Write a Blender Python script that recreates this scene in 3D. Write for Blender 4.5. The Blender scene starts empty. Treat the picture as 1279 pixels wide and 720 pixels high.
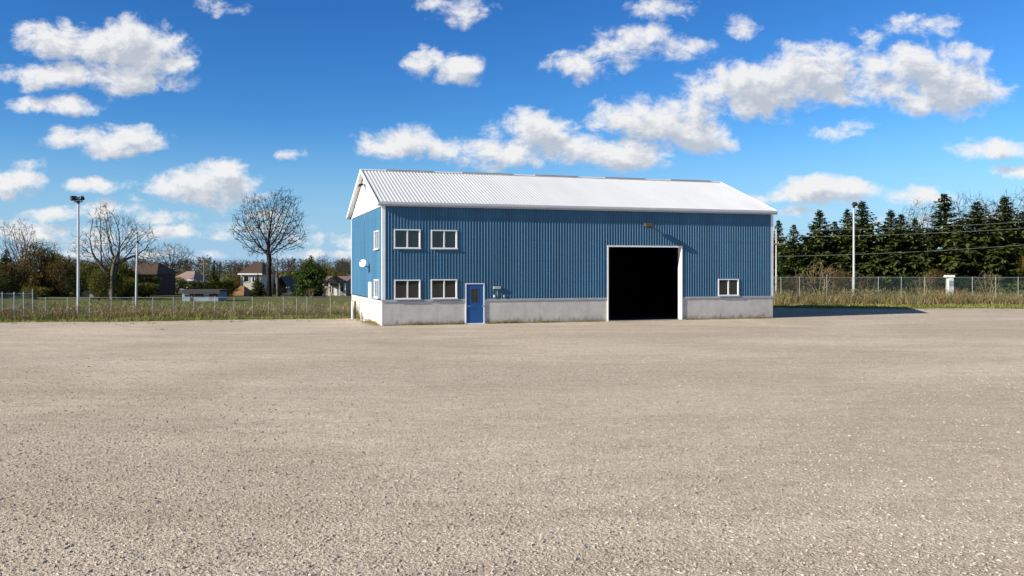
import bpy, math, random
import numpy as np
from mathutils import Vector, Matrix

R = math.radians
rnd = random.Random(7)
SC = bpy.context.scene
COL = SC.collection

# ------------------------------------------------------------------ camera frame
F, HZ, CAMH = 1087.3, 336.9, 3.1          # focal length in photo pixels, horizon row, eye height


def wx(px, Y):
    return (px - 640.0) / F * Y


def wz(py, Y):
    return CAMH + (HZ - py) / F * Y


def gy(py):                                # depth of the ground seen at a row
    return CAMH * F / (py - HZ)


# ------------------------------------------------------------------ materials
MATS = {}


def nodes(m):
    m.use_nodes = True
    nt = m.node_tree
    nt.nodes.clear()
    return nt


def N(nt, kind, **kw):
    n = nt.nodes.new(kind)
    for k, v in kw.items():
        if k == 'inp':
            for i, val in v.items():
                s = n.inputs[i]
                if isinstance(val, bpy.types.NodeSocket):
                    nt.links.new(val, s)
                else:
                    s.default_value = val
        else:
            setattr(n, k, v)
    return n


def math_n(nt, op, a, b=None, c=None, clamp=False):
    n = N(nt, 'ShaderNodeMath', operation=op, use_clamp=clamp)
    for i, v in enumerate((a, b, c)):
        if v is None:
            continue
        if isinstance(v, bpy.types.NodeSocket):
            nt.links.new(v, n.inputs[i])
        else:
            n.inputs[i].default_value = v
    return n.outputs[0]


def mixc(nt, fac, a, b, blend='MIX'):
    n = N(nt, 'ShaderNodeMix', data_type='RGBA', blend_type=blend)
    for sock, v in ((n.inputs[0], fac), (n.inputs[6], a), (n.inputs[7], b)):
        if isinstance(v, bpy.types.NodeSocket):
            nt.links.new(v, sock)
        else:
            sock.default_value = v if not isinstance(v, tuple) else (v + (1,))[:4]
    return n.outputs[2]


def ramp(nt, fac, stops):
    n = N(nt, 'ShaderNodeValToRGB')
    e = n.color_ramp.elements
    while len(e) < len(stops):
        e.new(0.5)
    for el, (p, c) in zip(e, stops):
        el.position = p
        el.color = (c + (1,))[:4] if isinstance(c, tuple) else (c, c, c, 1)
    nt.links.new(fac, n.inputs[0])
    return n.outputs[0]


def coords(nt, scale=(1, 1, 1)):
    tc = N(nt, 'ShaderNodeTexCoord')
    mp = N(nt, 'ShaderNodeMapping', inp={0: tc.outputs['Object']})
    mp.inputs['Scale'].default_value = scale
    return mp.outputs[0]


def noise(nt, vec, scale, detail=4, rough=.55, dist=0):
    n = N(nt, 'ShaderNodeTexNoise', inp={'Vector': vec, 'Scale': scale, 'Detail': detail, 'Roughness': rough, 'Distortion': dist})
    return n.outputs[0]


def simple(name, col, rough=.7, var=.12, scale=3.0, metal=0.0, bump=0.0, bscale=30, spec=.4, stretch=(1, 1, 1), second=None):
    if name in MATS:
        return MATS[name]
    m = bpy.data.materials.new(name)
    nt = nodes(m)
    v = coords(nt, stretch)
    f = noise(nt, v, scale, 5, .6)
    lo = tuple(c * (1 - var) for c in col)
    hi = tuple(min(1, c * (1 + var)) for c in col)
    c = ramp(nt, f, [(.3, lo), (.7, second or hi)])
    p = N(nt, 'ShaderNodeBsdfPrincipled', inp={'Base Color': c, 'Roughness': rough, 'Metallic': metal, 'Specular IOR Level': spec})
    if bump:
        b = N(nt, 'ShaderNodeBump', inp={'Height': noise(nt, v, bscale, 4), 'Strength': .6, 'Distance': bump})
        nt.links.new(b.outputs[0], p.inputs['Normal'])
    o = N(nt, 'ShaderNodeOutputMaterial')
    nt.links.new(p.outputs[0], o.inputs[0])
    MATS[name] = m
    return m


def leafmat(name, cols, trans=.25, rough=.8, big=.5):
    """leaves, needles, blades: each island takes its own colour from the list"""
    if name in MATS:
        return MATS[name]
    m = bpy.data.materials.new(name)
    nt = nodes(m)
    g = N(nt, 'ShaderNodeNewGeometry')
    v = coords(nt)
    f = math_n(nt, 'MULTIPLY_ADD', math_n(nt, 'SUBTRACT', noise(nt, v, big, 2), .5), 1.1, g.outputs['Random Per Island'], clamp=True)
    c = ramp(nt, f, [(i / (len(cols) - 1) if len(cols) > 1 else 0, k) for i, k in enumerate(cols)])
    d = N(nt, 'ShaderNodeBsdfPrincipled', inp={'Base Color': c, 'Roughness': rough, 'Specular IOR Level': .2})
    t = N(nt, 'ShaderNodeBsdfTranslucent', inp={0: c})
    mx = N(nt, 'ShaderNodeMixShader', inp={0: trans})
    nt.links.new(d.outputs[0], mx.inputs[1])
    nt.links.new(t.outputs[0], mx.inputs[2])
    o = N(nt, 'ShaderNodeOutputMaterial')
    nt.links.new(mx.outputs[0], o.inputs[0])
    MATS[name] = m
    return m


# ------------------------------------------------------------------ mesh building
class MB:
    def __init__(self):
        self.v, self.f = [], []

    def add(self, vs, fs):
        o = len(self.v)
        self.v.extend(vs)
        self.f.extend([tuple(i + o for i in f) for f in fs])

    def box(self, x0, x1, y0, y1, z0, z1):
        self.add([(x0, y0, z0), (x1, y0, z0), (x1, y1, z0), (x0, y1, z0), (x0, y0, z1), (x1, y0, z1), (x1, y1, z1), (x0, y1, z1)],
                 [(0, 3, 2, 1), (4, 5, 6, 7), (0, 1, 5, 4), (1, 2, 6, 5), (2, 3, 7, 6), (3, 0, 4, 7)])

    def bevbox(self, x0, x1, y0, y1, z0, z1, b=.02):
        """box with chamfered vertical and horizontal edges"""
        ring = lambda i, z: [(x0 + b, y0 + i, z), (x1 - b, y0 + i, z), (x1 - i, y0 + b, z), (x1 - i, y1 - b, z), (x1 - b, y1 - i, z), (x0 + b, y1 - i, z), (x0 + i, y1 - b, z), (x0 + i, y0 + b, z)]
        vs = ring(b, z0) + ring(0, z0 + b) + ring(0, z1 - b) + ring(b, z1)
        fs = [tuple(range(7, -1, -1)), tuple(range(24, 32))]
        for k in range(3):
            for i in range(8):
                j = (i + 1) % 8
                fs.append((k * 8 + i, k * 8 + j, k * 8 + 8 + j, k * 8 + 8 + i))
        self.add(vs, fs)

    def tube(self, pts, rad, n=6, cap=True):
        if not isinstance(rad, (list, tuple)):
            rad = [rad] * len(pts)
        P = [Vector(p) for p in pts]
        o = len(self.v)
        ref = None
        for i, p in enumerate(P):
            d = (P[min(i + 1, len(P) - 1)] - P[max(i - 1, 0)])
            if d.length < 1e-9:
                d = Vector((0, 0, 1))
            d.normalize()
            if ref is None or abs(ref.dot(d)) > .95:
                ref = Vector((1, 0, 0)) if abs(d.x) < .8 else Vector((0, 1, 0))
            a = (ref - d * ref.dot(d)).normalized()
            ref = a
            b = d.cross(a)
            for k in range(n):
                t = 2 * math.pi * k / n
                self.v.append(tuple(p + (a * math.cos(t) + b * math.sin(t)) * rad[i]))
        for i in range(len(P) - 1):
            for k in range(n):
                k2 = (k + 1) % n
                self.f.append((o + i * n + k, o + i * n + k2, o + (i + 1) * n + k2, o + (i + 1) * n + k))
        if cap:
            self.f.append(tuple(o + k for k in range(n - 1, -1, -1)))
            self.f.append(tuple(o + (len(P) - 1) * n + k for k in range(n)))

    def quad(self, a, b, c, d):
        self.add([a, b, c, d], [(0, 1, 2, 3)])

    def prism(self, prof, x0, x1):
        """(y,z) profile extruded along x, closed ends"""
        n = len(prof)
        self.add([(x0, y, z) for y, z in prof] + [(x1, y, z) for y, z in prof],
                 [tuple(range(n)), tuple(range(2 * n - 1, n - 1, -1))] + [(i, i + n, (i + 1) % n + n, (i + 1) % n) for i in range(n)])

    def prism_y(self, prof, y0, y1):
        """(x,z) profile extruded along y"""
        n = len(prof)
        self.add([(x, y0, z) for x, z in prof] + [(x, y1, z) for x, z in prof],
                 [tuple(range(n)), tuple(range(2 * n - 1, n - 1, -1))] + [(i, i + n, (i + 1) % n + n, (i + 1) % n) for i in range(n)])

    def mesh(self, name, m, smooth=False):
        me = bpy.data.meshes.new(name)
        me.from_pydata(self.v, [], self.f)
        me.materials.append(m)
        if smooth:
            me.polygons.foreach_set('use_smooth', [True] * len(me.polygons))
        me.update()
        return me

    def build(self, name, m, parent=None, smooth=False, loc=None):
        o = bpy.data.objects.new(name, self.mesh(name, m, smooth))
        COL.objects.link(o)
        if parent:
            o.parent = parent
        if loc:
            o.location = loc
        return o


def put(name, me, parent=None):
    o = bpy.data.objects.new(name, me)
    COL.objects.link(o)
    o.parent = parent
    return o


def tag(o, label, cat, group=None, kind=None):
    if label:
        o['label'] = label
    if cat:
        o['category'] = cat
    if group:
        o['group'] = group
    if kind:
        o['kind'] = kind
    return o


def thing(name, loc, label, cat, group=None, rz=0):
    o = bpy.data.objects.new(name, None)
    COL.objects.link(o)
    o.location = loc
    o.rotation_euler = (0, 0, rz)
    o.empty_display_size = .2
    return tag(o, label, cat, group)


def copy_thing(src, loc, label, rz=0, sc=(1, 1, 1)):
    r = src.copy()
    COL.objects.link(r)
    r.location = loc
    r.rotation_euler = (0, 0, rz)
    r.scale = sc
    r['label'] = label
    for ch in list(src.children):
        c = ch.copy()
        COL.objects.link(c)
        c.parent = r
        for g in list(ch.children):
            d = g.copy()
            COL.objects.link(d)
            d.parent = c
    return r


# ------------------------------------------------------------------ the warehouse
TH = .30814
BX, BY, BL, BW, HE = -7.107, 48.038, 24.84, 13.18, 6.73
CT, ST = math.cos(TH), math.sin(TH)
HC = 1.36                                   # top of the concrete foundation
RISE = 2.42                                 # eave to ridge


def S(px):                                  # along the front wall
    k = (px - 640) / F
    return (k * BY - BX) / (CT - k * ST)


def ZF(py, s):
    return wz(py, BY + s * ST)


def T(px):                                  # along the gable wall
    k = (px - 640) / F
    return (BX - k * BY) / (ST + k * CT)


def ZG(py, t):
    return wz(py, BY + t * CT)


m_blue = None


def make_siding_mat(name, base):
    m = bpy.data.materials.new(name)
    nt = nodes(m)
    v = coords(nt)
    v2 = coords(nt, (.35, .35, .06))
    f = noise(nt, v2, 3.0, 5, .6)
    fine = noise(nt, v, 14, 4, .6)
    tc_ = N(nt, 'ShaderNodeTexCoord')
    sp_ = N(nt, 'ShaderNodeSeparateXYZ', inp={0: tc_.outputs['Object']})
    pan = math_n(nt, 'FLOOR', math_n(nt, 'DIVIDE', math_n(nt, 'ADD', sp_.outputs[0], sp_.outputs[1]), 1.032))
    wn = N(nt, 'ShaderNodeTexWhiteNoise', noise_dimensions='1D', inp={'W': pan})
    lo = tuple(c * .82 for c in base)
    hi = tuple(c * 1.15 for c in base)
    c = ramp(nt, f, [(.3, lo), (.72, hi)])
    c = mixc(nt, math_n(nt, 'MULTIPLY', fine, .14), c, (.22, .25, .26))
    c = mixc(nt, math_n(nt, 'MULTIPLY', wn.outputs['Value'], .22), c, (.02, .08, .14))
    rows = math_n(nt, 'PINGPONG', sp_.outputs[2], .6)
    c = mixc(nt, ramp(nt, rows, [(.010, .35), (.03, 0.0)]), c, (.03, .09, .15))
    p = N(nt, 'ShaderNodeBsdfPrincipled', inp={'Base Color': c, 'Roughness': .42, 'Specular IOR Level': .35})
    o = N(nt, 'ShaderNodeOutputMaterial')
    nt.links.new(p.outputs[0], o.inputs[0])
    return m


m_blue = make_siding_mat('blue_steel_siding', (.038, .147, .263))
m_white = simple('white_trim_paint', (.80, .80, .79), .45, .05, 2)
m_gable = simple('white_steel_panel', (.82, .82, .80), .45, .04, 1.2)
m_roof = simple('white_steel_roof', (.67, .68, .69), .38, .06, .8, stretch=(1, .25, .25))
m_fascia = simple('grey_white_fascia', (.45, .465, .49), .45, .06, 1.5)
m_flash = simple('grey_flashing', (.33, .35, .37), .45, .1, 2)
m_glass = bpy.data.materials.new('dark_window_glass')
nt = nodes(m_glass)
_p = N(nt, 'ShaderNodeBsdfPrincipled', inp={'Base Color': (.012, .017, .016, 1), 'Roughness': .03, 'IOR': 1.65})
_b = N(nt, 'ShaderNodeBump', inp={'Height': noise(nt, coords(nt), 1.2, 1), 'Strength': .15, 'Distance': .02})
nt.links.new(_b.outputs[0], _p.inputs['Normal'])
_o = N(nt, 'ShaderNodeOutputMaterial')
nt.links.new(_p.outputs[0], _o.inputs[0])
m_door = simple('blue_door_paint', (.011, .09, .28), .4, .07, 2)
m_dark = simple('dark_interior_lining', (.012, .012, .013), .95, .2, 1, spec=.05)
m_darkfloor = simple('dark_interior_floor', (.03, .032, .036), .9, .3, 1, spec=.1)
m_black = simple('black_metal', (.025, .026, .028), .5, .2, 6)
m_galv = simple('galvanised_steel', (.42, .44, .46), .45, .12, 3, metal=.4)
m_grey = simple('grey_cast_box', (.40, .40, .38), .6, .1, 6)
m_lens = simple('lamp_lens', (.07, .075, .075), .2, .1, 5)
m_bronze = simple('bronze_lamp_housing', (.075, .06, .045), .5, .15, 6)

# foundation concrete: panel joints, drips, moss along the foot
m_conc = bpy.data.materials.new('weathered_concrete')
nt = nodes(m_conc)
tc = N(nt, 'ShaderNodeTexCoord')
sep = N(nt, 'ShaderNodeSeparateXYZ', inp={0: tc.outputs['Object']})
v = coords(nt)
vd = coords(nt, (1, 1, .12))
f = noise(nt, v, 1.3, 6, .65)
fs_ = noise(nt, v, 22, 4, .6)
drip = noise(nt, vd, 3.2, 5, .65)
c = ramp(nt, f, [(.3, (.50, .475, .43)), (.7, (.66, .63, .575))])
c = mixc(nt, math_n(nt, 'MULTIPLY', fs_, .25), c, (.33, .31, .28))
c = mixc(nt, ramp(nt, drip, [(.55, 0.0), (.78, .32)]), c, (.24, .21, .17))
foot = math_n(nt, 'ADD', sep.outputs[2], math_n(nt, 'MULTIPLY', math_n(nt, 'SUBTRACT', drip, .5), 1.3))
c = mixc(nt, ramp(nt, foot, [(.0, .55), (.26, 0.0)]), c, (.15, .125, .08))
hp = math_n(nt, 'PINGPONG', math_n(nt, 'ADD', sep.outputs[0], 0.0), 1.52)
c = mixc(nt, ramp(nt, hp, [(.005, .5), (.014, 0.0)]), c, (.22, .21, .19))
p = N(nt, 'ShaderNodeBsdfPrincipled', inp={'Base Color': c, 'Roughness': .9, 'Specular IOR Level': .2})
b = N(nt, 'ShaderNodeBump', inp={'Height': fs_, 'Strength': .4, 'Distance': .01})
nt.links.new(b.outputs[0], p.inputs['Normal'])
o = N(nt, 'ShaderNodeOutputMaterial')
nt.links.new(p.outputs[0], o.inputs[0])

m_concw = simple('sunlit_tone_concrete', (.60, .56, .49), .9, .1, 1.5, bump=.01)  # same concrete as the front, gable sunlight put into a paler base colour
hall = thing('warehouse', (BX, BY, 0), 'blue corrugated steel warehouse with white metal roof and open vehicle doorway on the gravel lot', 'warehouse', rz=TH)


def corrugated(mb, fn, s0, s1, z0, z1, pitch=.172, h=.055):
    """ribbed sheet: fn(s, out, z) -> point"""
    prof = [(0, 0), (.38, 0), (.63, 1), (.82, 1), (.92, 0)]
    pts = [s0]
    k = math.floor(s0 / pitch) - 1
    while k * pitch < s1 + pitch:
        for q, _ in prof:
            s = (k + q) * pitch
            if s0 + 1e-4 < s < s1 - 1e-4:
                pts.append(s)
        k += 1
    pts.append(s1)

    def hh(s):
        u = (s / pitch) % 1.0
        for (a, ha), (b_, hb) in zip(prof, prof[1:] + [(1.0, 0)]):
            if a <= u <= b_ + 1e-9:
                return h * (ha + (hb - ha) * (u - a) / max(b_ - a, 1e-6))
        return 0
    o0 = len(mb.v)
    for s in pts:
        for z in (z0, z1) if not callable(z1) else (z0, z1(s)):
            mb.v.append(fn(s, hh(s), z))
    for i in range(len(pts) - 1):
        a = o0 + i * 2
        mb.f.append((a, a + 2, a + 3, a + 1))


def rects_minus(x0, x1, z0, z1, holes):
    xs = sorted({x0, x1, *[max(x0, h[0]) for h in holes], *[min(x1, h[1]) for h in holes]})
    out = []
    for a, b_ in zip(xs, xs[1:]):
        zs = z0
        for h in sorted([h for h in holes if h[0] < (a + b_) / 2 < h[1]], key=lambda h: h[2]):
            if h[2] > zs:
                out.append((a, b_, zs, h[2]))
            zs = max(zs, h[3])
        if zs < z1:
            out.append((a, b_, zs, z1))
    return out


# openings on the front: windows, door, vehicle doorway
win_px = [(492.3, 525.3, 286.7, 310.6), (538.4, 571.0, 287.6, 311.0), (492.6, 525.3, 350.2, 374.4), (538.2, 571.0, 349.8, 374.0), (896.4, 922.2, 349.7, 370.6)]
wins = []
for a, b_, t_, u_ in win_px:
    s0, s1 = S(a), S(b_)
    sm = (s0 + s1) / 2
    wins.append((s0, s1, ZF(u_, sm), ZF(t_, sm)))
for i in (2, 3, 4):
    w = wins[i]
    wins[i] = (w[0], w[1], HC + .10, HC + .10 + w[3] - w[2])
ds0, ds1 = S(581.2), S(605.2)
DOOR = (ds0, ds1, 0.0, ZF(354, (ds0 + ds1) / 2))
gs0, gs1 = S(758.2), S(852.0)
GAR = (gs0, gs1, 0.0, ZF(306.7, gs0))
gw = []
for a, b_, t_, u_ in [(470.0, 475.6, 288.6, 312.0), (470.0, 475.6, 351.0, 374.2)]:
    t0, t1 = T(b_), T(a)
    gw.append((t0, t1, ZG(u_, (t0 + t1) / 2), ZG(t_, (t0 + t1) / 2)))
gw[1] = (gw[1][0], gw[1][1], HC + .12, HC + .12 + gw[1][3] - gw[1][2])
GD = (T(466.4), T(462.6), 0.12, 2.35)
holes = wins + [DOOR, GAR]
SK = .035                                   # siding stands off the frame line

sd = MB()
for a, b_, z0, z1 in rects_minus(.09, BL - .09, HC + .06, HE - .02, holes):
    corrugated(sd, lambda s, o_, z: (s, -SK - o_, z), a, b_, z0, z1)
sd.build('siding', m_blue, hall)
sd = MB()
for a, b_, z0, z1 in rects_minus(.09, BW - .09, HC + .06, HE - .06, gw + [GD]):
    corrugated(sd, lambda s, o_, z: (-SK - o_ * .3, s, z), a, b_, z0, z1)
sd.build('siding', m_blue, hall)
sd = MB()
corrugated(sd, lambda s, o_, z: (BL + SK + o_, s, z), .09, BW - .09, HC + .06, HE - .06)
sd.build('siding', m_blue, hall)
sd = MB()
corrugated(sd, lambda s, o_, z: (s, BW + SK + o_, z), .09, BL - .09, HC + .06, HE - .02)
sd.build('siding', m_blue, hall)

# concrete foundation with door and doorway gaps, 0.3 thick, its gable face in a paler colour with sunlight painted in
fd = MB()
for a, b_, z0, z1 in rects_minus(-.06, BL + .06, -.3, HC, [(DOOR[0], DOOR[1], -.3, 9), (GAR[0], GAR[1], -.3, 9)]):
    fd.box(a, b_, -.06, .24, z0, z1)
fd.box(BL - .24, BL + .06, .24, BW - .24, -.3, HC)
fd.box(-.06, BL + .06, BW - .24, BW + .06, -.3, HC)
fd.build('foundation', m_conc, hall)
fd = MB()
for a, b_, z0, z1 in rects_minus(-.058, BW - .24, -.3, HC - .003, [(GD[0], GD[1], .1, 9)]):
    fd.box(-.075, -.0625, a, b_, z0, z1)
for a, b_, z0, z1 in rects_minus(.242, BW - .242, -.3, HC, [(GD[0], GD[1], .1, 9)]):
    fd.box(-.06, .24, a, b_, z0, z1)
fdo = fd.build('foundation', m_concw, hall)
fdo['label'] = 'pale foundation with painted-in sunlight under the gable'
for a, b_ in ((-.1, DOOR[0]), (DOOR[1], GAR[0]), (GAR[1], BL + .1)):
    fl = MB()
    fl.prism([(-.02, HC + .075), (-.085, HC + .07), (-.10, HC - .05), (-.065, HC - .05), (-.062, HC + .0)], a, b_)
    fl.build('sill_flashing', m_flash, hall)

# lining behind the siding (walls, floor, ceiling of the dark hall)
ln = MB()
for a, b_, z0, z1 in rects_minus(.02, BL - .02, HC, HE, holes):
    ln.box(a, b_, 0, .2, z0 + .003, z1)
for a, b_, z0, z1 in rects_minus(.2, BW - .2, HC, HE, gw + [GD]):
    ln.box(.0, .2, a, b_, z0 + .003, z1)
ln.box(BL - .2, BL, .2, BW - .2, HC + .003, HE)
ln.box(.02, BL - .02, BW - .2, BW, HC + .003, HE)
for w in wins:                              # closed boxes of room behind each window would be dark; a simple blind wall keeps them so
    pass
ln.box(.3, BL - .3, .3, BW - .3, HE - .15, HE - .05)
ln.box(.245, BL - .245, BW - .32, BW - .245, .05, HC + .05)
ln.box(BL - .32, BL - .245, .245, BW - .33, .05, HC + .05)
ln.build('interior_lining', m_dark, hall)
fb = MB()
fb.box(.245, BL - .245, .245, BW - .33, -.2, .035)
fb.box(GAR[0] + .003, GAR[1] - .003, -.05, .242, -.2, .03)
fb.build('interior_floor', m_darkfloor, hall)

# white gable triangles
OV, OVR, EO = .32, .20, .26                           # gable overhang, eave overhang
slope = RISE / (BW / 2)
for side, x in (('a', -SK - .03), ('b', BL + SK)):
    g = MB()
    x0, x1 = x, x + .03
    z0 = HE - .06
    zt = lambda y: HE - .02 + slope * min(y, BW - y)
    prof = [(0.0, z0), (BW, z0), (BW, HE - .02), (BW / 2, HE + RISE - .02), (0.0, HE - .02)]
    g.prism(prof, x0, x1)
    k = 0
    y = .23
    while y < BW:                           # battens of the ribbed sheet
        if side == 'a':
            g.box(x0 - .014, x0, y - .02, y + .02, z0, zt(y) - .03)
        y += .305
    g.box(min(x0, x1) - .02, max(x0, x1) + .02, -.03, BW + .03, z0 - .05, z0 + .04)
    g.build('gable_panel', m_gable, hall)

# roof: ribbed sheets on two slopes
rf = MB()
TK = .05


def roofpt(side):
    def fn(s, o_, z):                       # z runs 0 (eave) .. 1 (ridge)
        y = -EO + (BW / 2 + EO) * z
        zz = HE + .16 + slope * y + o_
        return (s, y if side == 0 else BW - y, zz)
    return fn


for side in (0, 1):
    corrugated(rf, roofpt(side), -OV, BL + OVR, 0, 1, .205, .022)
    ye = -EO
    a = [(-OV, ye + .0, HE + .13 + slope * ye), (BL + OVR, ye, HE + .13 + slope * ye), (BL + OVR, BW / 2, HE + .13 + RISE), (-OV, BW / 2, HE + .13 + RISE)]
    if side:
        a = [(p_[0], BW - p_[1], p_[2]) for p_ in a]
    rf.quad(*a)
roof = rf.build('roof', m_roof, hall)
# eave fascia + gutter, soffits, rake boards
fa = MB()
for side in (0, 1):
    fy = (lambda y: y) if side == 0 else (lambda y: BW - y)
    zb = HE + .16 - slope * EO
    y0, y1 = sorted((fy(-EO - .03), fy(-EO + .0)))
    fa.box(-OV - .02, BL + OVR + .02, y0, y1, zb - .2, zb + .045)
    y0, y1 = sorted((fy(-EO - .12), fy(-EO - .032)))
    fa.bevbox(-OV - .02, BL + OVR + .02, y0, y1, zb - .13, zb + .0, .02)
    y0, y1 = sorted((fy(-EO + .003), fy(-.012)))
    fa.box(-OV, BL + OVR, y0, y1, zb - .19, zb - .15)
fa.build('fascia', m_fascia, roof)
for x0, x1 in ((-OV - .05, -OV - .004), (BL + OVR + .004, BL + OVR + .05)):
    for side in (0, 1):
        rk = MB()
        P = [(-EO - .03, HE + .22 - slope * EO), (BW / 2, HE + .22 + RISE), (BW / 2, HE - .02 + RISE), (-EO - .03, HE - .02 - slope * EO)]
        if side:
            P = [(BW - y, z) for y, z in P]
        rk.prism(P, x0, x1)
        rk.build('rake_board', m_white, roof)
for x0, x1 in ((-OV, -SK - .035), (BL + SK + .035, BL + OVR)):      # soffit under the overhang
    for side in (0, 1):
        rk = MB()
        P = [(-EO + .02, HE + .05 - slope * EO), (BW / 2, HE + .05 + RISE), (BW / 2, HE + .02 + RISE), (-EO + .02, HE + .02 - slope * EO)]
        if side:
            P = [(BW - y, z) for y, z in P]
        rk.prism(P, x0, x1)
        rk.build('soffit', m_white, roof)
rc = MB()
zr = HE + .16 + RISE
rc.prism([(BW / 2 - .22, zr - .22 * slope + .045), (BW / 2, zr + .06), (BW / 2 + .22, zr - .22 * slope + .045), (BW / 2, zr + .035)], -OV - .05, BL + OVR + .05)
rc.build('ridge_cap', m_roof, roof)


def SR(px):                                 # along the ridge line
    k = (px - 640) / F
    X0, Y0 = BX - ST * BW / 2, BY + CT * BW / 2
    return (k * Y0 - X0) / (CT - k * ST)


for a, b_ in ((482, 541), (577, 640), (668, 721), (755, 805), (837, 887)):
    rv = MB()
    s0, s1 = SR(a), SR(b_)
    rv.prism([(BW / 2 - .16, zr + .0), (BW / 2 - .17, zr + .05), (BW / 2, zr + .10), (BW / 2 + .17, zr + .05), (BW / 2 + .16, zr + .0)], s0, s1)
    rv.build('ridge_vent', simple('dark_ridge_vent', (.30, .315, .33), .6, .2, 6), roof)

# corner trims
for (x, y, dx, dy) in ((0, 0, 1, 1), (BL, 0, -1, 1), (0, BW, 1, -1), (BL, BW, -1, -1)):
    ct = MB()
    a = sorted((x - dx * .085, x + dx * .10))
    b_ = sorted((y - dy * .085, y - dy * .038))
    ct.box(a[0], a[1], b_[0], b_[1], HC + .03, HE - .02)
    a2 = sorted((x - dx * .085, x - dx * .038))
    b2 = sorted((y - dy * .036, y + dy * .10))
    ct.box(a2[0], a2[1], b2[0], b2[1], HC + .03, HE - .03)
    ct.build('corner_trim', m_white, hall)


def add_window(x0, x1, z0, z1, gable=False):
    fr = MB()
    pn = MB()

    def bx(mb, a, b_, c_, d_, e, f_):
        if gable:
            mb.box(c_, d_, a, b_, e, f_)
        else:
            mb.box(a, b_, c_, d_, e, f_)
    w = .062
    yo, yi = -.125, .12
    bx(fr, x0, x1, yo, yi, z0, z0 + w)
    bx(fr, x0, x1, yo, yi, z1 - w, z1)
    bx(fr, x0, x0 + w, yo, yi, z0 + w, z1 - w)
    bx(fr, x1 - w, x1, yo, yi, z0 + w, z1 - w)
    xm = (x0 + x1) / 2
    bx(fr, xm - .03, xm + .03, yo + .02, yi, z0 + w, z1 - w)
    bx(fr, x0 - .03, x1 + .03, yo - .04, yo - .002, z0 - .03, z0 + .025)
    bx(fr, xm + .03, xm + .055, yo + .05, yo + .08, z0 + w, z1 - w)     # sliding sash rails
    bx(fr, x1 - w - .03, x1 - w, yo + .05, yo + .08, z0 + w, z1 - w)
    wdw = fr.build('window', m_white, hall)
    bx(pn, x0 + w, xm - .03, yo + .075, yo + .09, z0 + w, z1 - w)
    bx(pn, xm + .055, x1 - w - .03, yo + .06, yo + .075, z0 + w, z1 - w)
    pn.build('pane', m_glass, wdw)


for w in wins:
    add_window(*w)
for w in gw:
    add_window(*w, gable=True)

# personnel door
fr = MB()
x0, x1, _, zt_ = DOOR
fr.box(x0, x0 + .06, -.11, .2, .0, zt_)
fr.box(x1 - .06, x1, -.11, .2, .0, zt_)
fr.box(x0 + .06, x1 - .06, -.11, .2, zt_ - .055, zt_)
fr.box(x0 - .02, x1 + .02, -.20, .2, -.1, .05)
door = fr.build('door', m_white, hall)
lf = MB()
lx0, lx1 = x0 + .063, x1 - .063
wx0, wx1 = lx0 + .27 * (lx1 - lx0), lx0 + .72 * (lx1 - lx0)
wz0, wz1 = .53 * zt_, .86 * zt_
for a, b_, z0, z1 in rects_minus(lx0, lx1, .055, zt_ - .058, [(wx0, wx1, wz0, wz1)]):
    lf.box(a, b_, -.075, -.02, z0, z1)
lf.build('door_leaf', m_door, door)
gl = MB()
gl.box(wx0, wx1, -.055, -.035, wz0, wz1)
gl.build('pane', m_glass, door)
fr2 = MB()
e = .03
fr2.box(wx0 - e, wx1 + e, -.085, -.0755, wz1, wz1 + e)
fr2.box(wx0 - e, wx1 + e, -.085, -.0755, wz0 - e, wz0)
fr2.box(wx0 - e, wx0, -.085, -.0755, wz0, wz1)
fr2.box(wx1, wx1 + e, -.085, -.0755, wz0, wz1)
fr2.build('pane_frame', m_door, door)
hd = MB()
hz_ = .44 * zt_
hd.tube([(lx0 + .09, -.076, hz_), (lx0 + .09, -.13, hz_), (lx0 + .09 + .15, -.135, hz_)], .014, 8)
hd.tube([(lx0 + .09, -.07, hz_), (lx0 + .09, -.085, hz_)], .035, 10)
hd.build('handle', m_galv, door)
hg = MB()
hg.box(lx1 - .06, lx1 + .06, -.118, -.077, hz_ - .03, hz_ + .05)
hg.build('latch_plate', m_galv, door)

# vehicle doorway trim
tr = MB()
x0, x1, _, zt_ = GAR
tr.box(x0, x0 + .08, -.12, .32, .03, zt_)
tr.box(x1 - .08, x1, -.12, .32, .03, zt_)
tr.box(x0 + .08, x1 - .08, -.12, .32, zt_ - .09, zt_)
tr.build('doorway_trim', m_white, hall)
th_ = MB()
th_.box(x0 - .05, x1 + .05, -.42, -.061, -.1, .035)
th_.build('threshold', m_conc, hall)

# gable personnel door, cream
gd = MB()
m_cream = simple('cream_door_paint', (.66, .58, .44), .5, .08, 2)
t0, t1, z0, z1 = GD
gd.box(-.11, .1, t0, t0 + .07, z0, z1)
gd.box(-.11, .1, t1 - .07, t1, z0, z1)
gd.box(-.11, .1, t0 + .07, t1 - .07, z1 - .07, z1)
gdo = gd.build('door', m_white, hall)
gl = MB()
gl.box(-.07, -.02, t0 + .072, t1 - .072, z0 + .01, z1 - .073)
gl.build('door_leaf', m_cream, gdo)
gh = MB()
gh.tube([(-.07, t0 + .17, 1.1), (-.13, t0 + .17, 1.1), (-.135, t0 + .3, 1.1)], .014, 6)
gh.build('handle', m_galv, gdo)
gs = MB()
gs.box(-.5, -.062, t0 - .1, t1 + .1, -.1, .115)
gs.build('step', m_conc, hall)

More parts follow.
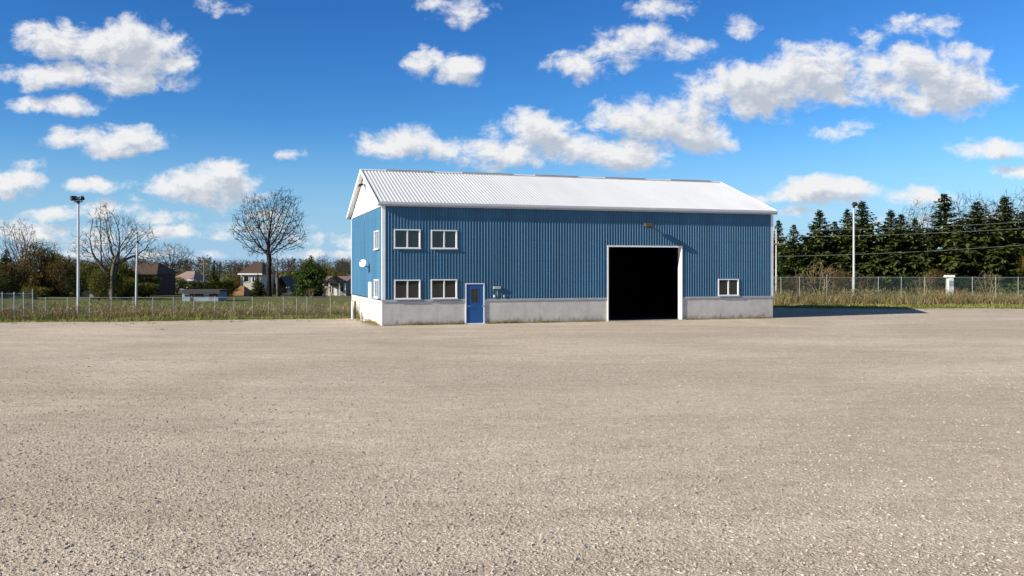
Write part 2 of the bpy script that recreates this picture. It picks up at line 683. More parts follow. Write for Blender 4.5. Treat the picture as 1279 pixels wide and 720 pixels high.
# small fittings right of the door
bx_ = MB()
s0, s1 = S(615.9), S(625.2)
bx_.bevbox(s0, s1, -.2, -.066, ZF(361.2, s0), ZF(358, s0), .015)
bx_.build('light_box', m_grey, hall)
cd = MB()
sm = S(621.4)
cd.tube([(sm, -.085, HC + .1), (sm, -.085, ZF(359, sm))], .016, 6)
cd.build('conduit', m_galv, hall)
for px, c in ((617.3, m_white), (629.6, m_galv)):
    ou = MB()
    s = S(px)
    ou.bevbox(s - .05, s + .05, -.14, -.066, HC + .14, HC + .28, .012)
    ou.build('outlet_box', c, hall)


def hall_pt(x, y, z):
    return (BX + CT * x - ST * y, BY + ST * x + CT * y, z)


# floodlight over the doorway: top-level thing hanging on the wall
fx = S(806.3)
fz = ZF(281.4, fx)
wl = thing('wall_floodlight', hall_pt(fx, -.07, fz), 'small bronze floodlight on the blue wall above the open vehicle doorway', 'wall light', rz=TH)
b_ = MB()
b_.bevbox(-.10, .10, -.05, .02, -.10, .10, .012)
b_.tube([(0, -.04, .02), (0, -.16, .06), (0, -.26, .05)], .03, 8)
b_.build('bracket', m_bronze, wl)
h_ = MB()
h_.prism([(-.24, .12), (-.54, .04), (-.58, -.10), (-.52, -.13), (-.22, .0)], -.24, .24)
h_.build('lamp_housing', m_bronze, wl)
l_ = MB()
l_.prism([(-.505, -.13), (-.495, -.15), (-.265, -.04), (-.265, -.02)], -.2, .2)
l_.build('lens', m_lens, wl)

# gable peak light with conduit
gt = BW / 2 - .25
gzp = ZG(232, gt)
pl = thing('gable_light', hall_pt(-.09, T(458.2), wz(231.5, BY + T(458.2) * CT)), 'small dark light fitting near the peak of the white gable', 'wall light', rz=TH)
b_ = MB()
b_.bevbox(-.06, .04, -.12, .12, -.1, .1, .012)
b_.tube([(-.03, 0, 0), (-.15, 0, .06), (-.22, 0, .05)], .03, 6)
b_.build('bracket', m_grey, pl)
h_ = MB()
h_.prism_y([(-.16, .1), (-.38, .04), (-.42, -.14), (-.14, -.04)], -.2, .2)
h_.build('lamp_housing', m_black, pl)
c_ = MB()
c_.tube([(.0, 0, -.1), (.0, 0, -2.1)], .018, 6)
c_.build('conduit', m_grey, pl)

# satellite dish on the gable
td = T(463.2)
dz_ = ZG(330.5, td)
sd_ = thing('satellite_dish', hall_pt(-.07, td, dz_), 'small white satellite dish on a dark bracket on the blue gable wall', 'satellite dish', rz=TH)
d_ = MB()
rings = 6
cx = Vector((-.36, .12, .06))
ax = Vector((-.55, -.80, .25)).normalized()
u_ = ax.orthogonal().normalized()
w_ = ax.cross(u_)
vs, fs = [], []
for back in (0, 1):
    for i in range(rings + 1):
        r = .235 * i / rings
        for k in range(20):
            t = 2 * math.pi * k / 20
            q = cx + u_ * (r * math.cos(t)) + w_ * (r * math.sin(t)) + ax * (.8 * r * r - .018 * back)
            vs.append(tuple(q))
    o0 = back * (rings + 1) * 20
    for i in range(rings):
        for k in range(20):
            k2 = (k + 1) % 20
            fs.append((o0 + i * 20 + k, o0 + i * 20 + k2, o0 + i * 20 + 20 + k2, o0 + i * 20 + 20 + k))
o1 = rings * 20
o2 = (rings + 1) * 20 + rings * 20
for k in range(20):
    k2 = (k + 1) % 20
    fs.append((o1 + k, o1 + k2, o2 + k2, o2 + k))
d_.add(vs, fs)
d_.build('dish', m_white, sd_, True)
b_ = MB()
b_.bevbox(-.03, .03, -.10, .10, -.45, .02, .01)
b_.tube([(0, 0, -.2), (-.2, 0, -.12), (-.3, .1, .05), tuple(cx - ax * .02)], .028, 8)
b_.tube([(0, 0, -.4), (-.05, -.14, -.42), (-.05, -.15, -.20), (-.05, -.15, -.55)], .02, 6)
b_.build('bracket', m_black, sd_)
a_ = MB()
a_.tube([tuple(cx - w_ * .22), tuple(cx + ax * .30 - w_ * .06)], .012, 6)
a_.tube([tuple(cx + ax * .28 - w_ * .06), tuple(cx + ax * .36 - w_ * .05)], .035, 8)
a_.build('feed_arm', m_black, sd_)

# bollards by the gable
for i, (px, py, hgt, c, lab) in enumerate(((440.3, 399.5, 1.15, m_white, 'white painted pipe post at the far corner of the gable foundation'),
                                         (444.0, 399.5, 1.12, m_black, 'dark slim pipe post against the white gable foundation'),
                                         (451.8, 401.5, .55, m_grey, 'short grey pipe stub in front of the gable foundation'))):
    Y = gy(py) if i == 2 else 54.5 + i * .4
    bl = thing('bollard', (wx(px, Y), Y, 0), lab, 'post', 'posts beside the gable wall')
    b_ = MB()
    b_.tube([(0, 0, -.1), (0, 0, hgt - .03), (0, 0, hgt)], [.055, .055, .03], 12)
    b_.build('post', c, bl, False)
    b_ = MB()
    b_.tube([(0, 0, hgt), (0, 0, hgt + .03)], [.06, .04], 12)
    b_.build('cap', m_grey, bl, False)

# ------------------------------------------------------------------ ground
# field sheet out to the horizon
m_field = bpy.data.materials.new('field_grass')
nt = nodes(m_field)
v = coords(nt)
n1 = noise(nt, v, .06, 5, .6)
n2 = noise(nt, v, 1.1, 6, .65)
n3 = noise(nt, v, 9, 4, .7)
c = ramp(nt, n2, [(.28, (.075, .095, .018)), (.5, (.125, .145, .028)), (.72, (.20, .19, .055))])
c = mixc(nt, ramp(nt, n1, [(.45, 0.0), (.68, .6)]), c, (.22, .185, .07))
c = mixc(nt, math_n(nt, 'MULTIPLY', n3, .35), c, (.085, .115, .018))
p = N(nt, 'ShaderNodeBsdfPrincipled', inp={'Base Color': c, 'Roughness': .95, 'Specular IOR Level': .1})
b = N(nt, 'ShaderNodeBump', inp={'Height': n3, 'Strength': .9, 'Distance': .12})
nt.links.new(b.outputs[0], p.inputs['Normal'])
o = N(nt, 'ShaderNodeOutputMaterial')
nt.links.new(p.outputs[0], o.inputs[0])
g = MB()
xs = [-2200, -800, -300, -120, -40, 40, 120, 300, 800, 2200]
ys = [-600, -200, -60, 40, 100, 200, 500, 1200, 2600]
g.add([(x, y, 0) for y in ys for x in xs], [(j * 10 + i, j * 10 + i + 1, j * 10 + i + 11, j * 10 + i + 10) for j in range(8) for i in range(9)])
tag(g.build('field', m_field), 'green and straw coloured grass field around the gravel lot', 'field', kind='structure')

# gravel sheet
m_grav = bpy.data.materials.new('crushed_stone')
nt = nodes(m_grav)
v = coords(nt)
wv = N(nt, 'ShaderNodeTexNoise', inp={'Vector': v, 'Scale': 16.0, 'Detail': 3.0, 'Roughness': .6})
off = N(nt, 'ShaderNodeVectorMath', operation='MULTIPLY_ADD')
nt.links.new(wv.outputs['Color'], off.inputs[0])
off.inputs[1].default_value = (.075, .075, .075)
nt.links.new(v, off.inputs[2])
vo = N(nt, 'ShaderNodeTexVoronoi', feature='F1', inp={'Vector': off.outputs[0], 'Scale': 23.0, 'Randomness': 1.0})
vo2 = N(nt, 'ShaderNodeTexVoronoi', feature='F1', inp={'Vector': off.outputs[0], 'Scale': 55.0})
sepc = N(nt, 'ShaderNodeSeparateColor', inp={0: vo.outputs['Color']})
sepc2 = N(nt, 'ShaderNodeSeparateColor', inp={0: vo2.outputs['Color']})
c = ramp(nt, sepc.outputs[0], [(0, (0.342, 0.286, 0.218)), (.45, (0.471, 0.404, 0.319)), (.8, (0.535, 0.463, 0.367)), (1, (0.665, 0.590, 0.489))])
c2 = ramp(nt, sepc2.outputs[1], [(0, (0.160, 0.136, 0.123)), (.15, (0.288, 0.255, 0.235)), (.6, (0.490, 0.417, 0.327)), (1, (0.647, 0.572, 0.473))])
c = mixc(nt, .45, c, c2)
# dust and damp patches, wheel-swept bands
vs_ = coords(nt, (.25, 1, 1))
big = noise(nt, vs_, .22, 5, .62, 1.0)
big2 = noise(nt, v, .085, 5, .6, .8)
mid = noise(nt, coords(nt, (.35, 1, 1)), .9, 5, .65, .6)
c = mixc(nt, ramp(nt, big, [(.40, 0.0), (.60, .7)]), c, (0.592, 0.512, 0.411))
c = mixc(nt, ramp(nt, big2, [(.40, .55), (.56, 0.0)]), c, (0.388, 0.327, 0.249))
c = mixc(nt, ramp(nt, mid, [(.52, 0.0), (.72, .5)]), c, (0.351, 0.291, 0.218))
n5 = noise(nt, v, 3.3, 4, .6)
c = mixc(nt, ramp(nt, n5, [(.62, 0.0), (.75, .30)]), c, (0.444, 0.327, 0.223))
grain = noise(nt, v, 7.0, 7, .78)
grain2 = noise(nt, coords(nt, (.6, 1, 1)), 2.2, 6, .72)
gm = math_n(nt, 'ADD', math_n(nt, 'MULTIPLY', ramp(nt, grain, [(.34, .58), (.66, 1.50)]), .6), math_n(nt, 'MULTIPLY', ramp(nt, grain2, [(.35, .78), (.65, 1.28)]), .4))
gcol = N(nt, 'ShaderNodeCombineXYZ', inp={0: math_n(nt, 'MULTIPLY', gm, 1.06), 1: math_n(nt, 'MULTIPLY', gm, 1.03), 2: math_n(nt, 'MULTIPLY', gm, 1.0)})
c = mixc(nt, 1.0, c, gcol.outputs[0], 'MULTIPLY')
ht = math_n(nt, 'ADD', math_n(nt, 'MULTIPLY', vo.outputs['Distance'], -1.0), math_n(nt, 'MULTIPLY', vo2.outputs['Distance'], -.45))
p = N(nt, 'ShaderNodeBsdfPrincipled', inp={'Base Color': c, 'Roughness': .9, 'Specular IOR Level': .2})
b = N(nt, 'ShaderNodeBump', inp={'Height': ht, 'Strength': .75, 'Distance': .022})
nt.links.new(b.outputs[0], p.inputs['Normal'])
o = N(nt, 'ShaderNodeOutputMaterial')
nt.links.new(p.outputs[0], o.inputs[0])

edge_ctrl = [(-160, 46.5), (-60, 48.0), (-30, 50.8), (-18, 53.0), (-10.0, 55.5), (-10.5, 66), (8, 71), (22, 70.2), (30, 69.2), (41, 68.6), (90, 67), (160, 66)]
far = []
rg = random.Random(3)
for (xa, ya), (xb, yb) in zip(edge_ctrl, edge_ctrl[1:]):
    n = max(2, int(math.hypot(xb - xa, yb - ya) / .45))
    for i in range(n):
        t = i / n
        far.append((xa + (xb - xa) * t + rg.uniform(-.12, .12), ya + (yb - ya) * t + rg.gauss(0, .16) + .5 * math.sin(i * .21 + xa)))
far.append(edge_ctrl[-1])
g = MB()
poly = [(160, -80, .004), (-160, -80, .004)] + [(x, y, .004) for x, y in far]
g.add(poly, [tuple(range(len(poly) - 1, -1, -1))])
gl_ = g.build('gravel_lot', m_grav)
tag(gl_, 'wide open lot of pale crushed stone in front of the blue warehouse', 'gravel lot', kind='structure')


def stone(mb, x, y, s, r):
    a = r.uniform(0, 6.28)
    ca, sa = math.cos(a), math.sin(a)
    e1, e2, e3 = s * r.uniform(.8, 1.7), s * r.uniform(.5, 1), s * r.uniform(.35, .75)
    z = .004 + e3 * r.uniform(.1, .55)
    base = [(1, 0, r.uniform(-.4, .4)), (.3, .9, 0), (-.9, .35, r.uniform(-.3, .3)), (-.5, -.8, 0), (.55, -.75, r.uniform(-.3, .3)), (r.uniform(-.3, .3), r.uniform(-.3, .3), 1), (0, 0, -1)]
    vs = []
    for (p_, q_, w_) in base:
        p_, q_, w_ = p_ * e1 * r.uniform(.8, 1.15), q_ * e2 * r.uniform(.8, 1.15), w_ * e3
        vs.append((x + ca * p_ - sa * q_, y + sa * p_ + ca * q_, z + w_))
    mb.add(vs, [(0, 1, 5), (1, 2, 5), (2, 3, 5), (3, 4, 5), (4, 0, 5), (1, 0, 6), (2, 1, 6), (3, 2, 6), (4, 3, 6), (0, 4, 6)])


m_stone = leafmat('loose_stones', [(.27, .235, .20), (.34, .30, .255), (.44, .39, .33), (.50, .445, .385), (.36, .29, .235), (.58, .53, .47)], 0, .85)
g = MB()
rs = random.Random(11)
for i in range(52000):
    Y = 7.2 + 24 * rs.random() ** 1.9
    X = rs.uniform(-.62, .62) * Y
    stone(g, X, Y, .008 + .018 * rs.random() ** 2.4, rs)
for i in range(500):
    Y = 16 + 38 * rs.random()
    X = rs.uniform(-.62, .62) * Y
    if X > -7 and Y > 45 + (X + 7) * .32:
        continue
    stone(g, X, Y, .012 + .03 * rs.random() ** 4, rs)
tag(g.build('loose_gravel', m_stone), 'loose pale stones scattered over the gravel lot', 'gravel', kind='stuff')

# ------------------------------------------------------------------ grass and weeds
m_dry = leafmat('dry_weeds', [(.20, .14, .075), (.36, .26, .13), (.46, .35, .17), (.28, .22, .12), (.42, .36, .21), (.24, .25, .06), (.18, .22, .045)], .2, big=.6)
m_verge = leafmat('verge_grass', [(.085, .125, .016), (.14, .19, .026), (.20, .23, .04), (.28, .26, .08), (.40, .32, .15)], .2, big=.35)
m_rust = leafmat('rusty_weeds', [(.20, .10, .045), (.32, .18, .08), (.40, .27, .12)], .2)


def blades(mb, r, n, pick, hmin, hmax, w, lean=.3, seg=2, tall=None):
    for i in range(n):
        x, y = pick(r)
        h = r.uniform(hmin, hmax) * (tall(x, y) if tall else 1)
        a = r.uniform(0, 6.28)
        dx, dy = math.cos(a), math.sin(a)
        b_ = r.uniform(0, 6.28)
        lx, ly = math.cos(b_) * lean * h * r.random(), math.sin(b_) * lean * h * r.random()
        ww = w * r.uniform(.6, 1.3)
        o0 = len(mb.v)
        mb.v += [(x - dx * ww, y - dy * ww, -.02), (x + dx * ww, y + dy * ww, -.02),
                 (x + lx * .35 + dx * ww * .8, y + ly * .35 + dy * ww * .8, h * .55), (x + lx * .35 - dx * ww * .8, y + ly * .35 - dy * ww * .8, h * .55),
                 (x + lx, y + ly, h)]
        mb.f += [(o0, o0 + 1, o0 + 2, o0 + 3), (o0 + 3, o0 + 2, o0 + 4)]


def weed_head(mb, r, x, y, h, s):
    """branched dry weed: stem with side sprigs"""
    mb.tube([(x, y, -.02), (x + r.uniform(-.1, .1), y + r.uniform(-.1, .1), h)], [.012, .005], 3, False)
    for k in range(7):
        t = r.uniform(.35, 1)
        a = r.uniform(0, 6.28)
        l_ = s * r.uniform(.5, 1.1)
        z = h * t
        q = (x + math.cos(a) * l_, y + math.sin(a) * l_, z + l_ * r.uniform(.3, 1.0))
        w = .022
        mb.add([(x, y, z), (q[0] - w * math.sin(a), q[1] + w * math.cos(a), q[2]), (q[0] + w * math.sin(a), q[1] - w * math.cos(a), q[2])], [(0, 1, 2)])


def lerp_edge(x):                           # far edge of the gravel at world x
    for (xa, ya), (xb, yb) in zip(edge_ctrl, edge_ctrl[1:]):
        if xb > xa and xa <= x <= xb:
            return ya + (yb - ya) * (x - xa) / (xb - xa)
    return 50


LF = lambda x: lerp_edge(min(x, -10.2)) + 1.3     # left fence line
lump = lambda x, y: .55 + .45 * math.sin(x * .9 + 1.3 * math.sin(x * .37)) * math.sin(y * 1.7 + x * .5) + .35 * math.sin(x * .23 + 2)
RF = 77.6
rw = random.Random(21)


def clumpy(mb, n, xr, yfn, hmin, hmax, w, kmin=6, kmax=22, spread=.35, lean=.7):
    """tufts: each a fan of blades from one root"""
    for i in range(n):
        x = rw.uniform(*xr)
        y = yfn(x)
        dn = .5 + .5 * math.sin(x * .55 + 2.1 * math.sin(x * .21 + y)) * math.cos(y * 1.3 + x * .17)
        if rw.random() > .25 + .75 * dn:
            continue
        hh_ = rw.uniform(hmin, hmax) * (.55 + .75 * dn)
        sp_ = spread * rw.uniform(.4, 1.2)
        blades(mb, rw, rw.randint(kmin, kmax), lambda r: (x + r.gauss(0, sp_), y + r.gauss(0, sp_ * .7)), hh_ * .5, hh_, w, lean)


g = MB()
clumpy(g, 2500, (-42, -8.6), lambda x: LF(x) + .3 + 9.5 * rw.random() ** 1.2, .35, .9, .012, lean=.9)
for i in range(2200):
    x = rw.uniform(-42, -9)
    y = LF(x) + rw.uniform(.0, 7.5)
    weed_head(g, rw, x, y, rw.uniform(.35, .95) * (.6 + .5 * lump(x, y)), .24)
tag(g.build('dry_weeds', m_dry), 'tall dry brown weeds along the low fence left of the warehouse', 'weeds', kind='stuff')
g = MB()
clumpy(g, 1900, (15, 62), lambda x: RF - 1.6 + 6.5 * rw.random() ** 1.2, .5, 1.35, .016, spread=.45, lean=.9)
for i in range(2400):
    x = rw.uniform(15, 60)
    y = RF + rw.uniform(-1.9, 4.5)
    weed_head(g, rw, x, y, rw.uniform(.5, 1.55) * (.6 + .4 * lump(x * .8, y)), .32)
tag(g.build('dry_weeds', m_dry), 'tall tangled brown weeds along the high fence right of the warehouse', 'weeds', kind='stuff')
g = MB()
clumpy(g, 260, (15, 62), lambda x: RF - 1.2 + 3.5 * rw.random(), .7, 1.5, .016, spread=.4, lean=.8)
clumpy(g, 150, (-42, -9), lambda x: LF(x) + .5 + 3.5 * rw.random(), .5, 1.0, .012, spread=.3, lean=.8)
tag(g.build('rusty_weeds', m_rust), 'rusty brown weed clumps scattered along both fences', 'weeds', kind='stuff')
g = MB()
clumpy(g, 2100, (-42, -8.7), lambda x: lerp_edge(min(x, -10.2)) + rw.gauss(.8, .55), .08, .34, .014, 5, 12, .22, 1.0)
clumpy(g, 1700, (-42, -8.7), lambda x: LF(x) + 7 * rw.random(), .2, .6, .014, 6, 12, .3, 1.0)
clumpy(g, 2600, (15.5, 62), lambda x: lerp_edge(x) + .2 + 7.4 * rw.random() ** .8, .06, .26, .02, 5, 11, .3, 1.0)
clumpy(g, 1200, (15.5, 62), lambda x: RF - 1 + 6 * rw.random(), .3, .8, .018, 6, 12, .35, 1.0)
for i in range(130):
    x = rw.uniform(-40, 46)
    if -11 < x < 18:
        continue
    y = lerp_edge(x) - abs(rw.gauss(0, 2.2)) - .2
    blades(g, rw, rw.randint(5, 16), lambda r: (x + r.gauss(0, .12), y + r.gauss(0, .1)), .03, .12, .012, 1.0)
tag(g.build('verge_grass', m_verge), 'short green grass along the edge of the gravel', 'grass', kind='stuff')
g = MB()


def foot_pick(r):
    if r.random() < .72:
        s = r.uniform(0, BL)
        if DOOR[0] - .1 < s < DOOR[1] + .1 or GAR[0] - .2 < s < GAR[1] + .1:
            s = r.uniform(GAR[1] + .3, BL)
        q = hall_pt(s, -.1 - abs(r.gauss(0, .10)), 0)
    else:
        q = hall_pt(-.1 - abs(r.gauss(0, .35)), r.uniform(0, BW), 0)
    return q[0], q[1]


blades(g, rw, 9000, foot_pick, .05, .27, .011, .9, tall=lambda x, y: max(.25, lump(x * 1.3, y)))
m_foot = leafmat('foundation_weeds', [(.20, .15, .07), (.30, .23, .11), (.22, .19, .07), (.12, .14, .03), (.40, .32, .18)], .2)
tag(g.build('foundation_weeds', m_foot), 'straw coloured weed tufts along the foot of the warehouse foundation', 'weeds', kind='stuff')

# ------------------------------------------------------------------ fences
m_vinyl = simple('green_grey_fence_wire', (.10, .17, .15), .5, .15, 2)
m_wire = simple('galvanised_fence_wire', (.25, .29, .30), .5, .15, 2)
m_post = simple('pale_fence_post', (.30, .31, .31), .5, .12, 2, metal=.15)


def chain_link(mb, fn, L, z0, z1, d, r):
    H = z1 - z0
    n = int((L + H) / d) + 1
    for sgn in (1, -1):
        for i in range(n):
            a = i * d - H
            s0, s1 = a, a + H
            t0, t1 = 0.0, 1.0
            if s0 < 0:
                t0 = -s0 / H
            if s1 > L:
                t1 = (L - s0) / H
            if t1 <= t0:
                continue
            pts = []
            k = max(1, int((t1 - t0) * 2))
            for q in range(k + 1):
                t = t0 + (t1 - t0) * q / k
                s = s0 + H * t
                if sgn < 0:
                    s = L - s
                pts.append(fn(s, z0 + H * t, .004 * sgn))
            mb.tube(pts, r, 3, False)


def fence(name, label, p0, p1, h, post_s, wire, d, r, rail_r=.015, pr=.022):
    p0, p1 = Vector((p0[0], p0[1], 0)), Vector((p1[0], p1[1], 0))
    D = p1 - p0
    L = D.length
    D.normalize()
    root = thing(name, tuple(p0), label, 'fence', rz=math.atan2(D.y, D.x))
    for s, hh in post_s:
        q = MB()
        w = rnd.gauss(0, .012)
        q.tube([(s, -.04, -.2), (s + w * hh, -.04 + w, hh - .02), (s + w * hh, -.04 + w, hh + .05)], [pr, pr, pr * .5], 8)
        q.build('post', m_post, root)
    q = MB()
    q.tube([(s, 0, h) for s in np.linspace(0, L, 8)], rail_r, 6)
    q.build('top_rail', m_post, root)
    q = MB()
    chain_link(q, lambda s, z, o_: (s, o_, z), L, .05, h, d, r)
    q.build('chain_mesh', wire, root)
    return root


# left low fence, two straight runs following the lot edge
XL0, XL1 = -50.0, -8.9
YL0, YL1 = 52.2, 56.4


def on_left(px):
    k = (px - 640) / F
    t = (k * YL0 - XL0) / ((XL1 - XL0) - k * (YL1 - YL0))
    return t * math.hypot(XL1 - XL0, YL1 - YL0)


lp = [(on_left(px), h) for px, h in ((58, 1.33), (85, 1.3), (113, 1.33), (140, 1.28), (167.5, 1.33), (192, 1.3), (217, 1.33), (243, 1.3), (269, 1.36), (293, 1.28), (316, 1.33), (336, 1.0), (355, 1.33), (371, 1.2), (384, 1.33), (413, 1.36))]
s43 = on_left(43)
Lu = Vector((XL1 - XL0, YL1 - YL0, 0)).normalized()
pA = (XL0 + Lu.x * s43, YL0 + Lu.y * s43)
fence('chain_link_fence', 'low chain link fence with thin steel posts left of the warehouse', pA, (XL1, YL1), 1.33, [(s - s43, h) for s, h in lp], m_wire, .075, .0022)
# gate panel at far left, taller, slightly nearer
pB = (pA[0] - 9.5, pA[1] - 2.2)
Lg = math.hypot(9.5, 2.2)
gate_posts = []
for px in (42.3, 31, 19, 4, -12, -30):
    k = (px - 640) / F
    t = (k * pB[1] - pB[0]) / ((pA[0] - pB[0]) - k * (pA[1] - pB[1]))
    gate_posts.append((min(t, .997) * Lg, 1.66 if px < 40 else 1.85))
fence('chain_link_gate', 'taller pale blue chain link gate section at the left end of the low fence', pB, pA, 1.62, gate_posts, simple('blue_grey_fence_wire', (.26, .36, .42), .5, .1, 2), .06, .0034, pr=.032)
# right high fence
rp = []
XR0, XR1 = 11.0, 60.0
for px in (955, 976, 999, 1033, 1065, 1097, 1126, 1155, 1183, 1215, 1244, 1272, 1300, 1330, 1362):
    rp.append((wx(px, RF) - XR0, 2.42 + (.18 if px == 1033 else 0)))
fence('chain_link_fence', 'high green wire chain link fence in front of the spruces right of the warehouse', (XR0, RF), (XR1, RF), 2.40, rp, m_vinyl, .075, .0032, .02, .032)

# ------------------------------------------------------------------ poles
m_pole = simple('pale_grey_pole', (.50, .52, .53), .5, .1, 1.5, stretch=(1, 1, .2))
m_polew = simple('white_concrete_pole', (.50, .50, .48), .6, .08, 1.5, stretch=(1, 1, .2))
m_wood = simple('weathered_pole_wood', (.20, .17, .14), .9, .2, 4, stretch=(1, 1, .1))


def flood_head(root, x, y, z, ax, tilt, s=.34):
    """box floodlight aimed along angle ax"""
    q = MB()
    q.bevbox(-s * .75, s * .75, -s * .45, s * .3, -s * .55, s * .55, s * .1)
    q.prism([(s * .3, -s * .4), (s * .3, s * .4), (s * .6, s * .25), (s * .6, -s * .25)], -s * .5, s * .5)
    o_ = q.build('floodlight', m_black, root)
    o_.location = (x, y, z)
    o_.rotation_euler = (tilt, 0, ax)
    l_ = MB()
    l_.box(-s * .65, s * .65, -s * .465, -s * .452, -s * .45, s * .45)
    l_.build('lens', m_lens, o_)


def light_pole(px, py_base, py_top, r0, r1, m, label, heads, Y=None):
    Y = Y or gy(py_base)
    H = wz(py_top, Y)
    root = thing('floodlight_pole', (wx(px, Y), Y, 0), label, 'light pole')
    q = MB()
    q.tube([(0, 0, -.3), (0, 0, H * .5), (0, 0, H)], [r0, (r0 + r1) / 2, r1], 14)
    q.build('pole', m, root, False)
    q = MB()
    q.bevbox(-r0 * 1.7, r0 * 1.7, -r0 * 1.7, r0 * 1.7, -.05, .06, .02)
    q.build('base_plate', m_galv, root)
    q = MB()
    w = max(abs(h[0]) for h in heads)
    q.tube([(-w, 0, H - .02), (w, 0, H - .02)], .04, 6)
    q.tube([(0, 0, H - .15), (0, 0, H + .08)], r1 * 1.4, 8)
    q.build('crossarm', m_black, root)
    for (dx, ang, tilt, s) in heads:
        flood_head(root, dx, -.08, H + .2, ang, tilt, s)
    return root


light_pole(98.3, 395.5, 252, .10, .065, m_pole, 'tall grey floodlight pole with several dark lamp heads by the low left fence',
           [(-.27, 1.0, -.35, .27), (.27, -1.0, -.35, .27), (.04, .2, -.6, .17)])
light_pole(1067, 372, 258, .12, .085, m_polew, 'white floodlight pole with one small dark lamp head in front of the spruces',
           [(.06, .5, -.5, .32)], Y=83)

Y = gy(386)
up = thing('slim_pole', (wx(170.5, Y), Y, 0), 'slim white pole with thin dark tip in front of the dark brown brick house', 'pole')
q = MB()
H = wz(300, Y)
q.tube([(0, 0, -.2), (0.03, 0, H * .5), (.12, 0, H)], [.09, .08, .065], 10)
q.build('pole', m_polew, up)
q = MB()
q.tube([(.12, 0, H - .1), (.14, 0, H + .65)], .03, 6)
q.tube([(.12, 0, H - .25), (.12, 0, H - .05)], .1, 8)
q.build('tip', m_black, up)

YU = 92
up = thing('utility_pole', (wx(970, YU), YU, 0), 'pale utility pole with crossarm close to the right wall of the warehouse', 'utility pole')
q = MB()
H = wz(286, YU)
q.tube([(0, 0, -.3), (0, 0, H)], [.10, .065], 10)
q.build('pole', m_polew, up)
q = MB()
q.box(-.6, .95, -.12, -.02, H - 1.65, H - 1.53)
q.build('crossarm', m_wood, up)
for dx in (-.45, .2, .85):
    q = MB()
    q.tube([(dx, -.07, H - 1.53), (dx, -.07, H - 1.35)], [.05, .03], 8)
    q.build('insulator', m_grey, up)

YW = 66 + 30
up2 = thing('utility_pole', (wx(255.5, 104), 104, 0), 'thin dark wooden pole beside the clipped hedge and small spruce', 'utility pole')
q = MB()
H = wz(325, 104)
q.tube([(0, 0, -.3), (0, 0, H)], [.11, .08], 8)
q.build('pole', m_wood, up2)
q = MB()
q.box(-.5, .5, -.1, -.03, H - .5, H - .4)
q.build('crossarm', m_wood, up2)

m_cable = simple('pale_cable', (.30, .30, .29), .6, .05, 2)
for (xa, ya, xb, yb, lab) in ((967, 296, 1300, 284, 'middle power cable across the spruces right of the warehouse'),
                              (967, 288, 1300, 276, 'uppermost power cable across the spruces right of the warehouse'),
                              (967, 320.5, 1300, 304.5, 'lowest power cable across the spruces right of the warehouse')):
    Ya, Yb = YU - .1, 84
    A, B = Vector((wx(xa, Ya), Ya, wz(ya, Ya))), Vector((wx(xb, Yb), Yb, wz(yb, Yb)))
    q = MB()
    pts = []
    for i in range(25):
        t = i / 24
        P_ = A.lerp(B, t)
        P_.z -= .22 * 4 * t * (1 - t)
        pts.append(tuple(P_))
    q.tube(pts, .010, 5)
    tag(q.build('power_line', m_cable), lab, 'cable', 'power cables right of the warehouse')

# ------------------------------------------------------------------ houses
def mat_plain(name, col, var=.12, sc=3, rough=.8, bump=.0):
    return simple(name, col, rough, var, sc, bump=bump)


